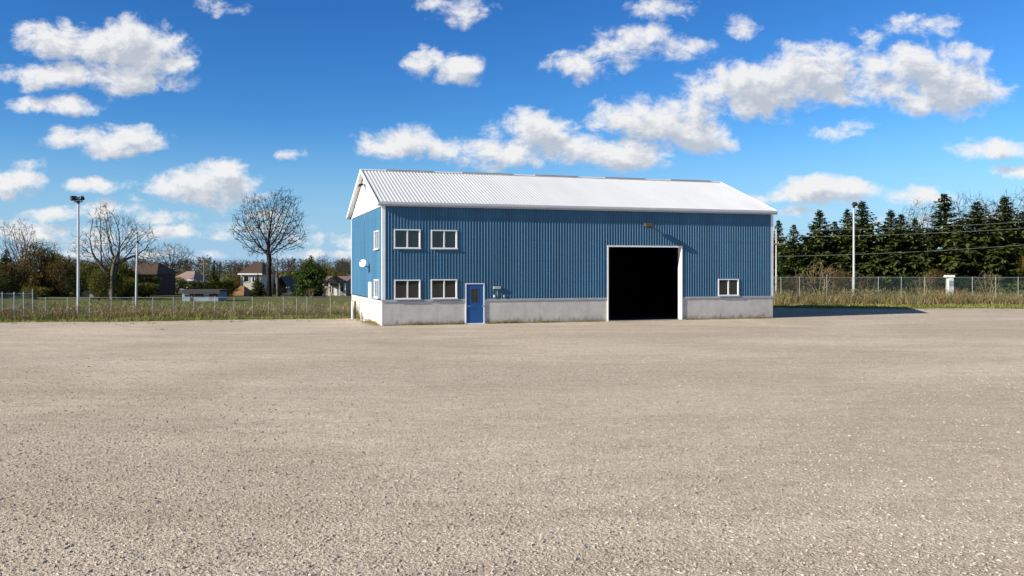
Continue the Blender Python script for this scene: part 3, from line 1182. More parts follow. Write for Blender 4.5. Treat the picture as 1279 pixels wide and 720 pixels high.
def house(label, name, px0, px1, Y, depth, py_eave, py_ridge, m_wall, m_rf, kind='hip', ridge_px=None, cat='house', wins_px=(), doors_px=(), m_trim=None, gable_front=False, ov=.25, chimney=None):
    x0, x1 = wx(px0, Y), wx(px1, Y)
    W = x1 - x0
    ze, zr_ = wz(py_eave, Y), wz(py_ridge, Y)
    root = thing(name, ((x0 + x1) / 2, Y, 0), label, cat)
    h = W / 2
    q = MB()
    q.box(-h, h, 0, depth, -.2, ze)
    if kind == 'gable_front':
        q.prism_y([(-h, ze + .001), (h, ze + .001), (0, zr_ - .05)], .0, depth)
    if kind == 'gable_side':
        q.prism([(0, ze + .001), (depth, ze + .001), (depth / 2, zr_ - .05)], -h, h)
    q.build('wall', m_wall, root)
    r_ = MB()
    if kind == 'hip':
        ra, rb = (wx(ridge_px[0], Y) - (x0 + x1) / 2, wx(ridge_px[1], Y) - (x0 + x1) / 2) if ridge_px else (-h * .4, h * .4)
        for dz in (0, -.12):
            pass
        a = [(-h - ov, -ov, ze), (h + ov, -ov, ze), (h + ov, depth + ov, ze), (-h - ov, depth + ov, ze), (ra, depth / 2, zr_), (rb, depth / 2, zr_)]
        lo_ = [(x, y, z - .14) for x, y, z in a[:4]]
        r_.add(a + lo_, [(0, 1, 5, 4), (1, 2, 5), (2, 3, 4, 5), (3, 0, 4), (0, 6, 7, 1), (1, 7, 8, 2), (2, 8, 9, 3), (3, 9, 6, 0), (9, 8, 7, 6)])
    elif kind == 'gable_side':
        r_.prism([(-ov, ze - .12), (-ov, ze + .02), (depth / 2, zr_ + .05), (depth + ov, ze + .02), (depth + ov, ze - .12), (depth / 2, zr_ - .09)], -h - ov, h + ov)
    elif kind == 'gable_front':
        r_.prism_y([(-h - ov, ze - .12), (-h - ov, ze + .02), (0, zr_ + .05), (h + ov, ze + .02), (h + ov, ze - .12), (0, zr_ - .09)], -ov, depth + ov)
    else:
        r_.box(-h - ov, h + ov, -ov, depth + ov, ze + .002, zr_)
    rf_ = r_.build('roof', m_rf, root)
    if m_trim:
        t_ = MB()
        t_.box(-h - ov - .02, h + ov + .02, -ov - .05, -ov - .003, ze - .20, ze - .01)
        t_.build('fascia', m_trim, rf_)
    if chimney:
        c_ = MB()
        cx_ = wx(chimney, Y) - (x0 + x1) / 2
        c_.box(cx_ - .25, cx_ + .25, depth * .45, depth * .55 + .3, ze, zr_ + .5)
        c_.build('chimney', m_wall, rf_)
    for (a, b_, t_, u_) in wins_px:
        xa, xb = wx(a, Y) - (x0 + x1) / 2, wx(b_, Y) - (x0 + x1) / 2
        za, zb = wz(u_, Y), wz(t_, Y)
        f_ = MB()
        e_ = .07
        f_.box(xa, xb, -.06, .02, za, za + e_)
        f_.box(xa, xb, -.06, .02, zb - e_, zb)
        f_.box(xa, xa + e_, -.06, .02, za + e_, zb - e_)
        f_.box(xb - e_, xb, -.06, .02, za + e_, zb - e_)
        w_ = f_.build('window', m_trim or m_white, root)
        g_ = MB()
        g_.box(xa + e_, xb - e_, -.03, .01, za + e_, zb - e_)
        g_.build('pane', m_glass, w_)
    for (a, b_, t_) in doors_px:
        xa, xb = wx(a, Y) - (x0 + x1) / 2, wx(b_, Y) - (x0 + x1) / 2
        zb = max(wz(t_, Y), 1.0)
        f_ = MB()
        f_.box(xa, xb, -.05, .01, 0, zb)
        d_ = f_.build('door', m_trim or m_white, root)
        k_ = MB()
        k_.tube([(xb - .12, -.05, zb * .5), (xb - .12, -.1, zb * .5)], .03, 6)
        k_.build('handle', m_galv, d_)
    return root


m_rbrown = mat_plain('brown_shingles', (.085, .052, .035), .25, 8)
m_rdark = mat_plain('dark_shingles', (.05, .045, .045), .25, 8)
m_rpink = mat_plain('faded_pink_shingles', (.34, .24, .20), .15, 8)
m_rblue = mat_plain('blue_grey_shingles', (.10, .13, .19), .2, 8)
m_dbrick = mat_plain('dark_brown_brick', (.036, .024, .018), .3, 10)
m_beige = mat_plain('beige_siding', (.50, .46, .38), .1, 4)
m_cw = mat_plain('white_siding', (.70, .70, .68), .08, 4)
m_tan = mat_plain('tan_brick', (.30, .23, .17), .2, 10)
m_shedw = mat_plain('blue_grey_boards', (.26, .31, .37), .2, 3)
m_orange = mat_plain('orange_brown_shingles', (.28, .15, .06), .25, 6)

house('dark brown brick house with brown hip roof behind the slim white pole', 'brick_house', 150, 195, 103, 6, 341, 327.5, m_dbrick, m_rbrown, 'hip', (168, 186), wins_px=((176, 184, 351, 361), (188.5, 192.5, 351, 361)), m_trim=m_rbrown)
house('white house with faded pink roof half hidden behind the clipped hedge', 'white_house', 216, 241, 118, 6, 349, 339, m_cw, m_rpink, 'hip', (224, 234), wins_px=((224, 232, 353, 361),), m_trim=m_cw)
house('low blue grey shed with flat dark roof standing in the lawn', 'low_shed', 228, 273, 85, 2.6, 364.5, 362.3, m_shedw, m_rdark, 'flat', cat='shed', wins_px=((244, 254, 366.5, 371), (262, 272, 366.5, 371)), doors_px=((238, 242, 367),), m_trim=m_rdark)
house('small shed with orange brown roof left of the beige house', 'shed', 290, 303, 100, 4, 368, 357.8, m_tan, m_orange, 'hip', (294, 299), cat='shed', wins_px=((294, 299, 369, 373),))
house('two storey beige house with brown hip roof behind the big bare tree', 'beige_house', 301, 326, 106, 6.5, 341.5, 327, m_beige, m_rbrown, 'hip', (309, 319), wins_px=((304.5, 312, 344.5, 352.5), (315, 319, 345, 353), (304, 309, 359, 366)), doors_px=((318, 322, 356),), m_trim=m_cw)
house('dark gabled cottage with a low white gable right of the big bare tree', 'dark_cottage', 343, 360, 112, 5, 362, 346, m_dbrick, m_rdark, 'gable_front', wins_px=((349, 354, 363, 368),), m_trim=m_cw)
house('little white gabled shed in front of the dark cottage', 'white_shed', 355, 365, 104, 2.2, 366, 359, m_cw, m_rdark, 'gable_front', cat='shed', doors_px=((358, 362, 367),), m_trim=m_cw)
ph = house('brown roofed porch house beside the bushy evergreen', 'porch_house', 404, 432, 104, 7, 352, 346, m_tan, mat_plain('brown_grey_shingles', (.21, .15, .12), .2, 8), 'gable_side', wins_px=((412, 415, 357, 366), (426, 430, 357, 365)), doors_px=((418, 422, 358),), m_trim=m_cw)
pg = MB()
pg.prism_y([(-1.5 + .3, 1.55), (1.5 + .3, 1.55), (.3, 2.35)], -1.6, -.26)
pg.build('porch_roof', m_rdark, ph)
for dx in (-1.0, -.3, .9, 1.6):
    pp = MB()
    pp.box(dx - .07, dx + .07, -1.5, -1.36, -.1, 1.55)
    pp.build('porch_post', m_cw, ph)
house('white fronted house with brown roof seen just left of the blue gable', 'white_house', 431, 462, 110, 7, 352, 344, m_cw, m_rbrown, 'gable_side', wins_px=((433, 438, 356, 363),), m_trim=m_cw)
house('small blue grey roofed outbuilding among the spruces at the far right', 'outbuilding', 1252, 1274, 101, 5, 345, 335, m_cw, m_rblue, 'gable_side', cat='outbuilding', wins_px=((1258, 1263, 349, 355),))

# white cabinet with a cap
Y = 88
wc = thing('utility_cabinet', (wx(1187, Y), Y, 0), 'white cabinet with overhanging cap behind the high right fence', 'cabinet')
q = MB()
q.bevbox(-.27, .27, -.3, .3, 0, wz(348.5, Y), .03)
q.build('cabinet_body', m_cw, wc)
q = MB()
q.box(-.23, .23, -.25, .25, wz(348.5, Y), wz(346.5, Y))
q.prism([(-.32, wz(346.5, Y) + .003), (.32, wz(346.5, Y) + .003), (.2, wz(344, Y)), (-.26, wz(344, Y))], -.5, .36)
q.build('cap', m_white, wc)
q = MB()
q.box(-.25, .2, -.32, -.303, wz(358, Y), wz(351, Y))
q.build('door', simple('grey_door_paint', (.32, .33, .34), .5), wc)


# parked vehicles
def car(label, px, Y, m_paint, rz, L=4.3, W=1.75, H=1.45):
    root = thing('parked_car', (wx(px, Y), Y, 0), label, 'car', rz=rz)
    prof = [(-L / 2, .35), (-L / 2 + .02, .72), (-L / 2 + .25, .84), (-L * .22, .93), (L * .34, .95), (L / 2 - .05, .86), (L / 2, .55), (L / 2 - .05, .32), (L * .2, .25), (-L * .2, .25)]
    q = MB()
    n = len(prof)
    secs = [(-W / 2, .92), (-W / 2 + .08, 1), (W / 2 - .08, 1), (W / 2, .92)]
    for y, k in secs:
        q.v += [(x * (.98 + .02 * k), y, .28 + (z - .28) * k) for x, z in prof]
    for j in range(3):
        for i in range(n):
            i2 = (i + 1) % n
            q.f.append((j * n + i, j * n + i2, (j + 1) * n + i2, (j + 1) * n + i))
    q.f.append(tuple(range(n - 1, -1, -1)))
    q.f.append(tuple(3 * n + i for i in range(n)))
    # roof shell with pillars
    top = [(-L * .10, H), (L * .20, H), (L * .32, .93), (-L * .24, .92)]
    q.add([(x, y, z) for x, z in ((-L * .08, H - .05), (L * .19, H - .05)) for y in (-W * .36, W * .36)] + [(x, y, H) for x in (-L * .06, L * .17) for y in (-W * .32, W * .32)],
          [(0, 1, 3, 2), (4, 6, 7, 5), (0, 4, 5, 1), (1, 5, 7, 3), (3, 7, 6, 2), (2, 6, 4, 0)])
    for sy in (-1, 1):
        for (xa, xb) in ((-L * .235, -L * .08), (L * .05, L * .055), (L * .33, L * .19)):
            q.tube([(xa, sy * W * .45, .92), (xb, sy * W * .365, H - .03)], .035, 5)
    q.build('body', m_paint, root)
    gq = MB()
    lo = [(-L * .235, -W * .45), (L * .325, -W * .45), (L * .325, W * .45), (-L * .235, W * .45)]
    hi = [(-L * .085, -W * .36), (L * .185, -W * .36), (L * .185, W * .36), (-L * .085, W * .36)]
    gq.add([(x, y, .92) for x, y in lo] + [(x, y, H - .05) for x, y in hi], [(0, 1, 5, 4), (1, 2, 6, 5), (2, 3, 7, 6), (3, 0, 4, 7)])
    gq.build('window_glass', m_glass, root)
    for sx in (-L * .3, L * .3):
        for sy in (-1, 1):
            w_ = MB()
            w_.tube([(sx, sy * (W / 2 - .2), .31), (sx, sy * (W / 2 - .0), .31), (sx, sy * (W / 2 + .02), .31)], [.31, .31, .26], 18)
            wo = w_.build('wheel', m_black, root)
            r_ = MB()
            r_.tube([(sx, sy * (W / 2 + .021), .31), (sx, sy * (W / 2 + .03), .31)], [.19, .16], 14)
            r_.build('rim', m_galv, wo)
    for sy in (-1, 1):
        l_ = MB()
        l_.bevbox(-L / 2 - .015, -L / 2 + .1, sy * W * .36 - .16, sy * W * .36 + .16, .6, .76, .02)
        l_.build('headlight', m_lens, root)
        l_ = MB()
        l_.bevbox(L / 2 - .1, L / 2 + .012, sy * W * .38 - .12, sy * W * .38 + .12, .62, .8, .02)
        l_.build('tail_light', simple('red_lens', (.25, .01, .01), .3), root)
    return root


car('dark parked car with pale windscreen behind the low left fence', 135, 92, simple('dark_car_paint', (.02, .022, .03), .3, .05), .15)
car('white parked car mostly hidden by weeds at the far right', 1268, 95, simple('white_car_paint', (.75, .75, .75), .3, .04), .4)

# ------------------------------------------------------------------ trees
m_bark = simple('grey_bark', (.055, .044, .035), .95, .3, 6, stretch=(1, 1, .3))
m_barkp = simple('pale_grey_bark', (.095, .08, .062), .95, .25, 6, stretch=(1, 1, .3))
m_barkd = simple('dark_bark', (.024, .018, .014), .95, .3, 6, stretch=(1, 1, .3))
m_barkr = simple('red_brown_bark', (.15, .085, .05), .95, .3, 6)


def colonize(seed, H, th, crown, natt, step, di, dk, wig=.02, hollow=.0, up=.24, stems=1):
    """space colonisation: crown is a list of (cx,cy,cz,rx,ry,rz); returns nodes, parents"""
    r = np.random.default_rng(seed)
    A = []
    vol = np.array([c[3] * c[4] * c[5] for c in crown])
    for c, k in zip(crown, (vol / vol.sum() * natt).astype(int)):
        p = r.normal(size=(k, 3))
        p /= np.linalg.norm(p, axis=1)[:, None]
        rad = (hollow + (1 - hollow) * r.random(k)) ** (1 / 2.2)
        A.append(np.array(c[:3]) + p * rad[:, None] * np.array(c[3:]))
    A = np.concatenate(A)
    nod, par = [], []
    for st in range(stems):
        x, y, z = (0.0, 0.0, -.2) if stems == 1 else (r.uniform(-.03, .03), r.uniform(-.03, .03), -.2)
        lx, ly = (r.normal(0, wig), r.normal(0, wig)) if stems == 1 else (r.normal(0, .16), r.normal(0, .16))
        prev = -1
        while z < th:
            nod.append((x, y, z))
            par.append(prev)
            prev = len(nod) - 1
            x += step * (lx + r.normal(0, wig))
            y += step * (ly + r.normal(0, wig))
            z += step
    P = np.array(nod)
    kids = [0] * len(nod)
    for q in par:
        if q >= 0:
            kids[q] += 1
    D = np.linalg.norm(A[:, None] - P[None], axis=2)
    near = D.argmin(1)
    dist = D.min(1)
    for it in range(120):
        inf = dist < di
        if not inf.any():
            if it == 0:
                di = dist.min() * 1.2
                continue
            break
        idx = near[inf]
        dirs = A[inf] - P[idx]
        dirs /= np.linalg.norm(dirs, axis=1)[:, None] + 1e-9
        new, np_ = [], []
        for k in np.unique(idx):
            if kids[k] >= 3:
                continue
            d = dirs[idx == k].sum(0)
            d /= np.linalg.norm(d) + 1e-9
            d = d + r.normal(0, .15, 3) + np.array((0, 0, up))
            d /= np.linalg.norm(d)
            new.append(P[k] + d * step)
            np_.append(k)
        if not new:
            break
        base = len(P)
        P = np.concatenate([P, np.array(new)])
        for k in np_:
            par.append(int(k))
            kids[k] += 1
            kids.append(0)
        D = np.linalg.norm(A[:, None] - P[None, base:], axis=2)
        j = D.argmin(1)
        dm = D.min(1)
        b_ = dm < dist
        dist[b_] = dm[b_]
        near[b_] = base + j[b_]
        keep = dist > dk
        A, dist, near = A[keep], dist[keep], near[keep]
        if len(A) == 0:
            break
    return P, par


def bare_tree_meshes(seed, H, th, crown, natt=900, step=.28, di=1.6, dk=.42, tip=.011, power=2.15, rmax=None, twigs=3, twl=.7, mat=None, wig=.02, hollow=0, split=.06, stems=1, flare=1.35):
    P, par = colonize(seed, H, th, crown, natt, step, di, dk, wig, hollow, stems=stems)
    r = random.Random(seed)
    n = len(P)
    ch = [[] for _ in range(n)]
    for i, q in enumerate(par):
        if q >= 0:
            ch[q].append(i)
    rad = np.zeros(n)
    for i in range(n - 1, -1, -1):
        rad[i] = tip if not ch[i] else (sum(rad[c] ** power for c in ch[i]) ** (1 / power)) * 1.002
    if rmax:
        k = math.log(rmax / tip) / math.log(rad.max() / tip)
        rad = tip * (rad / tip) ** k
    tr, cr = MB(), MB()
    starts = [i for i in range(n) if par[i] < 0]
    stack = [(s, None) for s in starts]
    while stack:
        s, pa = stack.pop()
        line, rr = ([tuple(P[pa])], [min(rad[pa], rad[s] * 1.15)]) if pa is not None else ([], [])
        i = s
        while True:
            line.append(tuple(P[i]))
            rr.append(float(rad[i]))
            if not ch[i]:
                break
            c = sorted(ch[i], key=lambda k: -rad[k])
            for k in c[1:]:
                stack.append((k, i))
            i = c[0]
        end = i
        if pa is None and flare:
            rr[0] *= flare
            if len(rr) > 1:
                rr[1] *= 1 + (flare - 1) * .5
        # cut the line where it thins into the crown
        k = next((q for q, x in enumerate(rr) if x < split), len(rr))
        if k >= 2:
            tr.tube(line[:k + 1], rr[:k + 1], 7 if rr[0] > .1 else 5, False)
        if k < len(line) - 0:
            a = max(0, k if k < 2 else k)
            if len(line) - a >= 2:
                cr.tube(line[a:], rr[a:], 4 if rr[a] > .03 else 3, False)
        # end twigs
        for base, m_ in [(end, twigs)] + [(q, 1) for q in [s] if r.random() < .5]:
            d0 = Vector(P[base]) - Vector(P[par[base]]) if par[base] >= 0 else Vector((0, 0, 1))
            d0.normalize()
            for t in range(m_):
                d = (d0 + Vector((r.gauss(0, .42), r.gauss(0, .42), r.gauss(.2, .3)))).normalized()
                l_ = twl * r.uniform(.5, 1.1)
                p0 = Vector(P[base])
                p1 = p0 + d * l_ * .5
                p2 = p1 + (d + Vector((r.gauss(0, .3), r.gauss(0, .3), .15 + r.gauss(0, .2)))) * l_ * .5
                cr.tube([tuple(p0), tuple(p1), tuple(p2)], [tip, tip * .8, tip * .5], 3, False)
    ends = [tuple(P[i]) for i in range(n) if not ch[i]]
    return tr.mesh('trunk', mat or m_bark, True), cr.mesh('crown', mat or m_bark, True), ends


def bare_tree(label, px, Y, meshes, group=None, rz=0, sc=1.0, name='bare_tree'):
    root = thing(name, (wx(px, Y), Y, 0), label, 'tree', group, rz)
    root.scale = (sc, sc, sc)
    put('trunk', meshes[0], root)
    put('crown', meshes[1], root)
    return root


# the big dark bare tree in front of the beige house
Y = 97
H = wz(231, Y)
big = bare_tree_meshes(5, H, 3.0, [(-1.2, 0, 8.7, 2.0, 2.0, 2.1), (1.3, .3, 9.3, 1.9, 1.8, 2.2), (-2.3, 0, 7.2, 1.8, 1.8, 1.8), (2.3, -.3, 6.6, 1.8, 1.8, 1.9), (.2, 0, 6.6, 2.0, 2.4, 2.2), (-1.3, .5, 5.2, 1.6, 1.6, 1.0), (2.5, 0, 8.3, 1.2, 1.4, 1.4)], 3000, .22, 1.9, .28, .013, 2.15, .26, 4, .62, m_barkd, split=.05)
hs = max(v_.co.z for v_ in big[1].vertices)
bare_tree('big dark bare tree standing in front of the beige house', 337, Y, big, 'bare trees', sc=H / hs)
second = bare_tree_meshes(55, 4.2, 1.6, [(0, 0, 3.4, 1.2, 1.2, 1.6)], 200, .26, 1.4, .4, .012, 2.2, .2, 2, .5, m_barkp)
bare_tree('small grey bare tree with thick trunk close beside the big bare tree', 347.5, 99, second, 'bare trees')

# tall pale bare tree at left
Y = 90
H = wz(249, Y)
pale = bare_tree_meshes(9, H, 1.1, [(-.9, 0, 7.6, 1.6, 1.6, 2.4), (1.3, .4, 6.9, 1.3, 1.5, 2.0), (3.0, 0, 6.0, 1.7, 1.6, 1.8), (-2.6, 0, 5.4, 1.6, 1.6, 1.7), (.2, 0, 5.0, 1.6, 2.0, 1.6), (3.4, .3, 4.3, 1.4, 1.4, 1.0), (-3.1, -.2, 3.8, 1.2, 1.2, .9)], 2200, .24, 2.2, .33, .0125, 2.15, .24, 4, .7, m_barkp, split=.045, stems=3)
hs = max(v_.co.z for v_ in pale[1].vertices)
bare_tree('tall pale bare tree with several stems between the floodlight pole and brick house', 141, Y, pale, 'bare trees', sc=H / hs)
# dark bare trees at the left edge, tree behind brick house, scattered tops
Y = 108
H = wz(270, Y)
med = bare_tree_meshes(14, H, 2.0, [(0, 0, 6.5, 2.6, 2.4, 3.4), (1.2, 0, 5.5, 2.4, 2.2, 2.4)], 1300, .26, 1.9, .36, .013, 2.2, .2, 3, .8, m_bark, split=.05, stems=2)
hs = max(v_.co.z for v_ in med[1].vertices)
bare_tree('dark bare tree top rising over the rusty trees at the left edge', 24, Y, med, 'bare trees', sc=H / hs)
bare_tree('thin bare tree rising just right of the rusty trees', 62, 112, med, 'bare trees', rz=2, sc=wz(297, 112) / hs)
Y = 116
H = wz(300, Y)
wide = bare_tree_meshes(18, H, 2.2, [(0, 0, 5.2, 3.0, 2.6, 1.9), (1.5, 0, 4.8, 2.2, 2.2, 1.8)], 1300, .26, 2.0, .36, .013, 2.2, .2, 3, .8, m_bark, split=.05)
hs2 = max(v_.co.z for v_ in wide[1].vertices)
bare_tree('spreading bare tree behind the brown brick house roof', 213, Y, wide, 'bare trees', sc=H / hs2)
bare_tree('low spreading bare tree behind the beige house roof', 299, 150, wide, 'bare trees', 1.3, wz(322, 150) / hs2)
bare_tree('low bare tree behind the dark cottage roof', 362, 150, wide, 'bare trees', 2.3, wz(320, 150) / hs2)
for px, py, Y, src, h0, rz, lab in ((404, 315, 140, med, hs, 1, 'thin bare tree behind the top of the bushy evergreen'),
                                  (424, 318, 135, med, hs, 3, 'thin bare tree above the porch house roof'),
                                  (438, 322, 130, wide, hs2, 4, 'bare tree whose branches touch the edge of the blue gable'),
                                  (1148, 246, 118, med, hs, 2, 'pale bare tree top showing left of the tallest spruce'),
                                  (1212, 236, 122, med, hs, 0, 'bare tree top between the tallest spruce and the next one right'),
                                  (1240, 243, 116, med, hs, 4, 'bare tree behind the broad spruce near the right edge'),
                                  (1270, 232, 118, med, hs, 3, 'tallest bare tree top, at the right edge above the spruces')):
    bare_tree(lab, px, Y, src, 'bare trees', rz, wz(py, Y) / h0)


# ---- spruces
m_needle = leafmat('spruce_needles', [(.016, .030, .008), (.032, .052, .012), (.065, .088, .016), (.12, .135, .026)], .2, .7, big=.8)
m_needle_y = leafmat('bushy_evergreen_needles', [(.020, .042, .008), (.042, .078, .012), (.075, .12, .02), (.11, .155, .03)], .15, .7, big=.8)


def spray(mb, p, d, l_, w, r):
    """one drooping needle spray: a bent leaf-shaped blade"""
    side = d.cross(Vector((r.gauss(0, .5), r.gauss(0, .5), 1))).normalized() * w
    m1 = p + d * l_ * .5
    e_ = p + d * l_ + Vector((0, 0, -l_ * .25))
    o0 = len(mb.v)
    mb.v += [tuple(p), tuple(m1 + side), tuple(e_), tuple(m1 - side)]
    mb.f += [(o0, o0 + 1, o0 + 2), (o0, o0 + 2, o0 + 3)]


def spruce_meshes(seed, H, Rb, low=.5, dens=1.0, m=None, shape=1.0):
    r = random.Random(seed)
    tr, cr = MB(), MB()
    tr.tube([(0, 0, -.2), (r.gauss(0, .04), r.gauss(0, .04), H * .5), (0, 0, H)], [H * .02, H * .012, .015], 8, False)
    z = low
    while z < H - .12:
        f_ = (H - z) / (H - low)
        L = Rb * (f_ ** shape) * 1.0 + .04
        nb = max(5, int((5 + 5 * f_) * dens))
        ks = min(1.0, .30 + 1.5 * f_)
        a0 = r.uniform(0, 6.28)
        for k in range(nb):
            a = a0 + 6.283 * k / nb + r.gauss(0, .2)
            l_ = L * r.uniform(.55, 1.2)
            if r.random() < .06:
                l_ *= .5
            pitch = .45 * (1 - f_) - .28 * f_ + r.gauss(0, .09)
            d = Vector((math.cos(a) * math.cos(pitch), math.sin(a) * math.cos(pitch), math.sin(pitch)))
            zb = z + r.uniform(-.1, .1)
            base = Vector((0, 0, zb))
            n = max(3, int(l_ / .13 * dens))
            tr.tube([tuple(base), tuple(base + d * l_ * .9)], [.02 + .012 * l_, .006], 3, False)
            sa = Vector((-math.sin(a), math.cos(a), 0))
            for i in range(n):
                t = (i + r.random()) / n
                if t < .12 and r.random() < .6:
                    continue
                p = base + d * (l_ * t)
                p.z += .16 * l_ * t * t
                for sg in (-1, 1):
                    dd = (d * .75 + sa * sg * r.uniform(.45, 1.0) + Vector((0, 0, r.uniform(-.5, .12)))).normalized()
                    spray(cr, p, dd, (r.uniform(.28, .58) * (1.05 - .4 * t) + .05) * ks, r.uniform(.075, .15) * (.4 + .6 * ks), r)
                if r.random() < .5:
                    spray(cr, p, (d * .5 + Vector((0, 0, -.9))).normalized(), r.uniform(.3, .6) * ks, .11 * ks, r)
            spray(cr, base + d * (l_ * .92), (d + Vector((0, 0, .25))).normalized(), .34 * ks, .06 * ks, r)
        z += r.uniform(.17, .27) * (1.0 if f_ > .2 else .75)
    for k in range(5):
        spray(cr, Vector((0, 0, H - .35 + k * .05)), Vector((r.gauss(0, .3), r.gauss(0, .3), 1)).normalized(), .3, .04, r)
    return tr.mesh('trunk', m_barkd), cr.mesh('crown', m or m_needle)


m_needle_o = leafmat('olive_spruce_needles', [(.018, .030, .008), (.038, .054, .011), (.070, .088, .016), (.125, .135, .026)], .2, .7, big=.8)
SP = [spruce_meshes(31, 9, 2.7), spruce_meshes(32, 9, 2.45, dens=.95, m=m_needle_o), spruce_meshes(33, 9, 3.0, shape=.9, m=m_needle_o), spruce_meshes(34, 9, 2.3, dens=.75)]
spr = [(973, 275, 101, 1, .85, 'spruce top appearing right beside the warehouse wall'),
       (992, 281, 98, 3, 1.0, 'thin spruce second from the warehouse wall'),
       (1007, 297, 104, 1, 1.1, 'low spruce between the thin spruce and the first tall one'),
       (1024, 262, 98, 0, 1.0, 'first tall spruce right of the warehouse'),
       (1043, 277, 102, 3, 1.1, 'slender spruce just left of the white floodlight pole'),
       (1059, 261, 105, 1, 1.0, 'spruce whose top rises right behind the white floodlight pole'),
       (1077, 251, 98, 0, 1.02, 'tall dense spruce immediately right of the white floodlight pole'),
       (1097, 300, 104, 2, 1.1, 'low spruce in the dip right of the tall dense one'),
       (1113, 262, 97, 0, 1.0, 'left of two close spruce tops in the middle of the row'),
       (1126, 268, 103, 3, 1.1, 'thinner right hand one of two close spruce tops mid row'),
       (1143, 273, 98, 2, .95, 'rounded spruce left of the tallest spruce'),
       (1161, 290, 105, 1, 1.1, 'low spruce squeezed against the left of the tallest spruce'),
       (1180, 242, 103, 3, 1.22, 'tallest spruce with open branches and clear pointed top'),
       (1200, 275, 106, 1, 1.1, 'low spruce between the tallest and the broad spruce'),
       (1221, 252, 96, 2, 1.08, 'broad heavy spruce right of the tallest spruce'),
       (1240, 272, 104, 1, 1.1, 'low spruce behind the two spruces near the right edge'),
       (1255, 245, 98, 0, 1.05, 'tall pointed spruce above the blue grey outbuilding roof'),
       (1278, 264, 101, 2, 1.0, 'spruce cut by the right edge of the picture'),
       (1302, 255, 98, 0, 1.0, 'spruce just beyond the right edge of the picture')]
rt = random.Random(5)
for px, py, Y, k, wd, lab in spr:
    root = thing('spruce_tree', (wx(px, Y), Y, 0), lab, 'tree', 'spruces behind the high fence', rt.uniform(0, 6.28))
    s = wz(py, Y) / 9
    root.scale = (s * wd * 1.75, s * wd * 1.75, s)
    put('trunk', SP[k][0], root)
    put('crown', SP[k][1], root)

# ---- leafy bushes and broadleaf crowns
def leafy_meshes(seed, rx, ry, rz_, zc, nclump, nleaf, ls, m, stem_m=None, cl=.33, hollow=.3, base=0.0):
    r = random.Random(seed)
    tr, cr = MB(), MB()
    for i in range(nclump):
        while True:
            p = Vector((r.uniform(-1, 1), r.uniform(-1, 1), r.uniform(-1, 1)))
            if hollow < p.length < 1:
                break
        c = Vector((p.x * rx, p.y * ry, zc + p.z * rz_))
        if c.z < base + .1:
            c.z = base + .1 + r.random() * .4
        if i % 3 == 0:
            mid = Vector((c.x * .35, c.y * .35, c.z * .5))
            tr.tube([(r.gauss(0, .06), r.gauss(0, .06), -.1), tuple(mid), tuple(c)], [.035 + .01 * rx, .025, .008], 4, False)
        s = cl * r.uniform(.6, 1.35) * min(rx, rz_)
        nl = int(nleaf * r.uniform(.5, 1.3))
        for k in range(nl):
            q = c + Vector((r.gauss(0, s * .55), r.gauss(0, s * .55), r.gauss(0, s * .42)))
            d = Vector((r.gauss(0, 1), r.gauss(0, 1), r.gauss(.2, .7))).normalized()
            spray(cr, q, d, ls * r.uniform(.6, 1.3), ls * r.uniform(.2, .38), r)
    return tr.mesh('stems', stem_m or m_barkd), cr.mesh('foliage', m)


m_lg = leafmat('mid_green_leaves', [(.045, .058, .011), (.09, .10, .016), (.15, .15, .024), (.23, .205, .035)], .25)
m_dg = leafmat('dark_green_leaves', [(.010, .020, .007), (.020, .034, .010), (.036, .052, .014)], .15)
m_yg = leafmat('yellow_green_leaves', [(.09, .095, .015), (.14, .14, .022), (.20, .18, .03), (.11, .12, .02)], .25)
m_br = leafmat('rusty_brown_leaves', [(.045, .033, .012), (.085, .060, .019), (.14, .095, .028), (.19, .14, .038)], .25)
m_or = leafmat('orange_leaves', [(.13, .085, .02), (.20, .12, .03), (.16, .13, .03)], .25)
m_hz = leafmat('distant_brown_twigs', [(.10, .085, .065), (.14, .115, .085), (.12, .11, .06), (.085, .075, .055)], .2)

LB = {'rust': leafy_meshes(41, 1.9, 1.8, 2.4, 2.9, 150, 40, .23, m_br, m_barkr, .30),
      'dark': leafy_meshes(42, 1.9, 1.8, 1.7, 1.8, 90, 40, .22, m_dg, None, .30),
      'green': leafy_meshes(43, 1.8, 1.7, 2.0, 2.2, 130, 38, .22, m_lg, None, .28),
      'yellow': leafy_meshes(44, 1.4, 1.3, 1.1, 1.2, 90, 38, .19, m_yg, None, .30),
      'orange': leafy_meshes(45, 1.6, 1.5, 2.0, 2.1, 80, 34, .19, m_or, m_barkr, .30)}
LBH = {'rust': 5.4, 'dark': 3.6, 'green': 4.3, 'yellow': 2.4, 'orange': 4.2}


def leafy(kind, label, px, py, Y, wpx, name='leafy_tree', cat='tree', rz=0.0):
    root = thing(name, (wx(px, Y), Y, 0), label, cat, None, rz)
    s = wz(py, Y) / LBH[kind]
    rx = {'rust': 1.9, 'dark': 1.9, 'green': 1.8, 'yellow': 1.4, 'orange': 1.6}[kind] * 1.1
    w = wpx / F * Y / (2 * rx)
    root.scale = (w, w, s)
    put('stems', LB[kind][0], root)
    put('foliage', LB[kind][1], root)
    return root


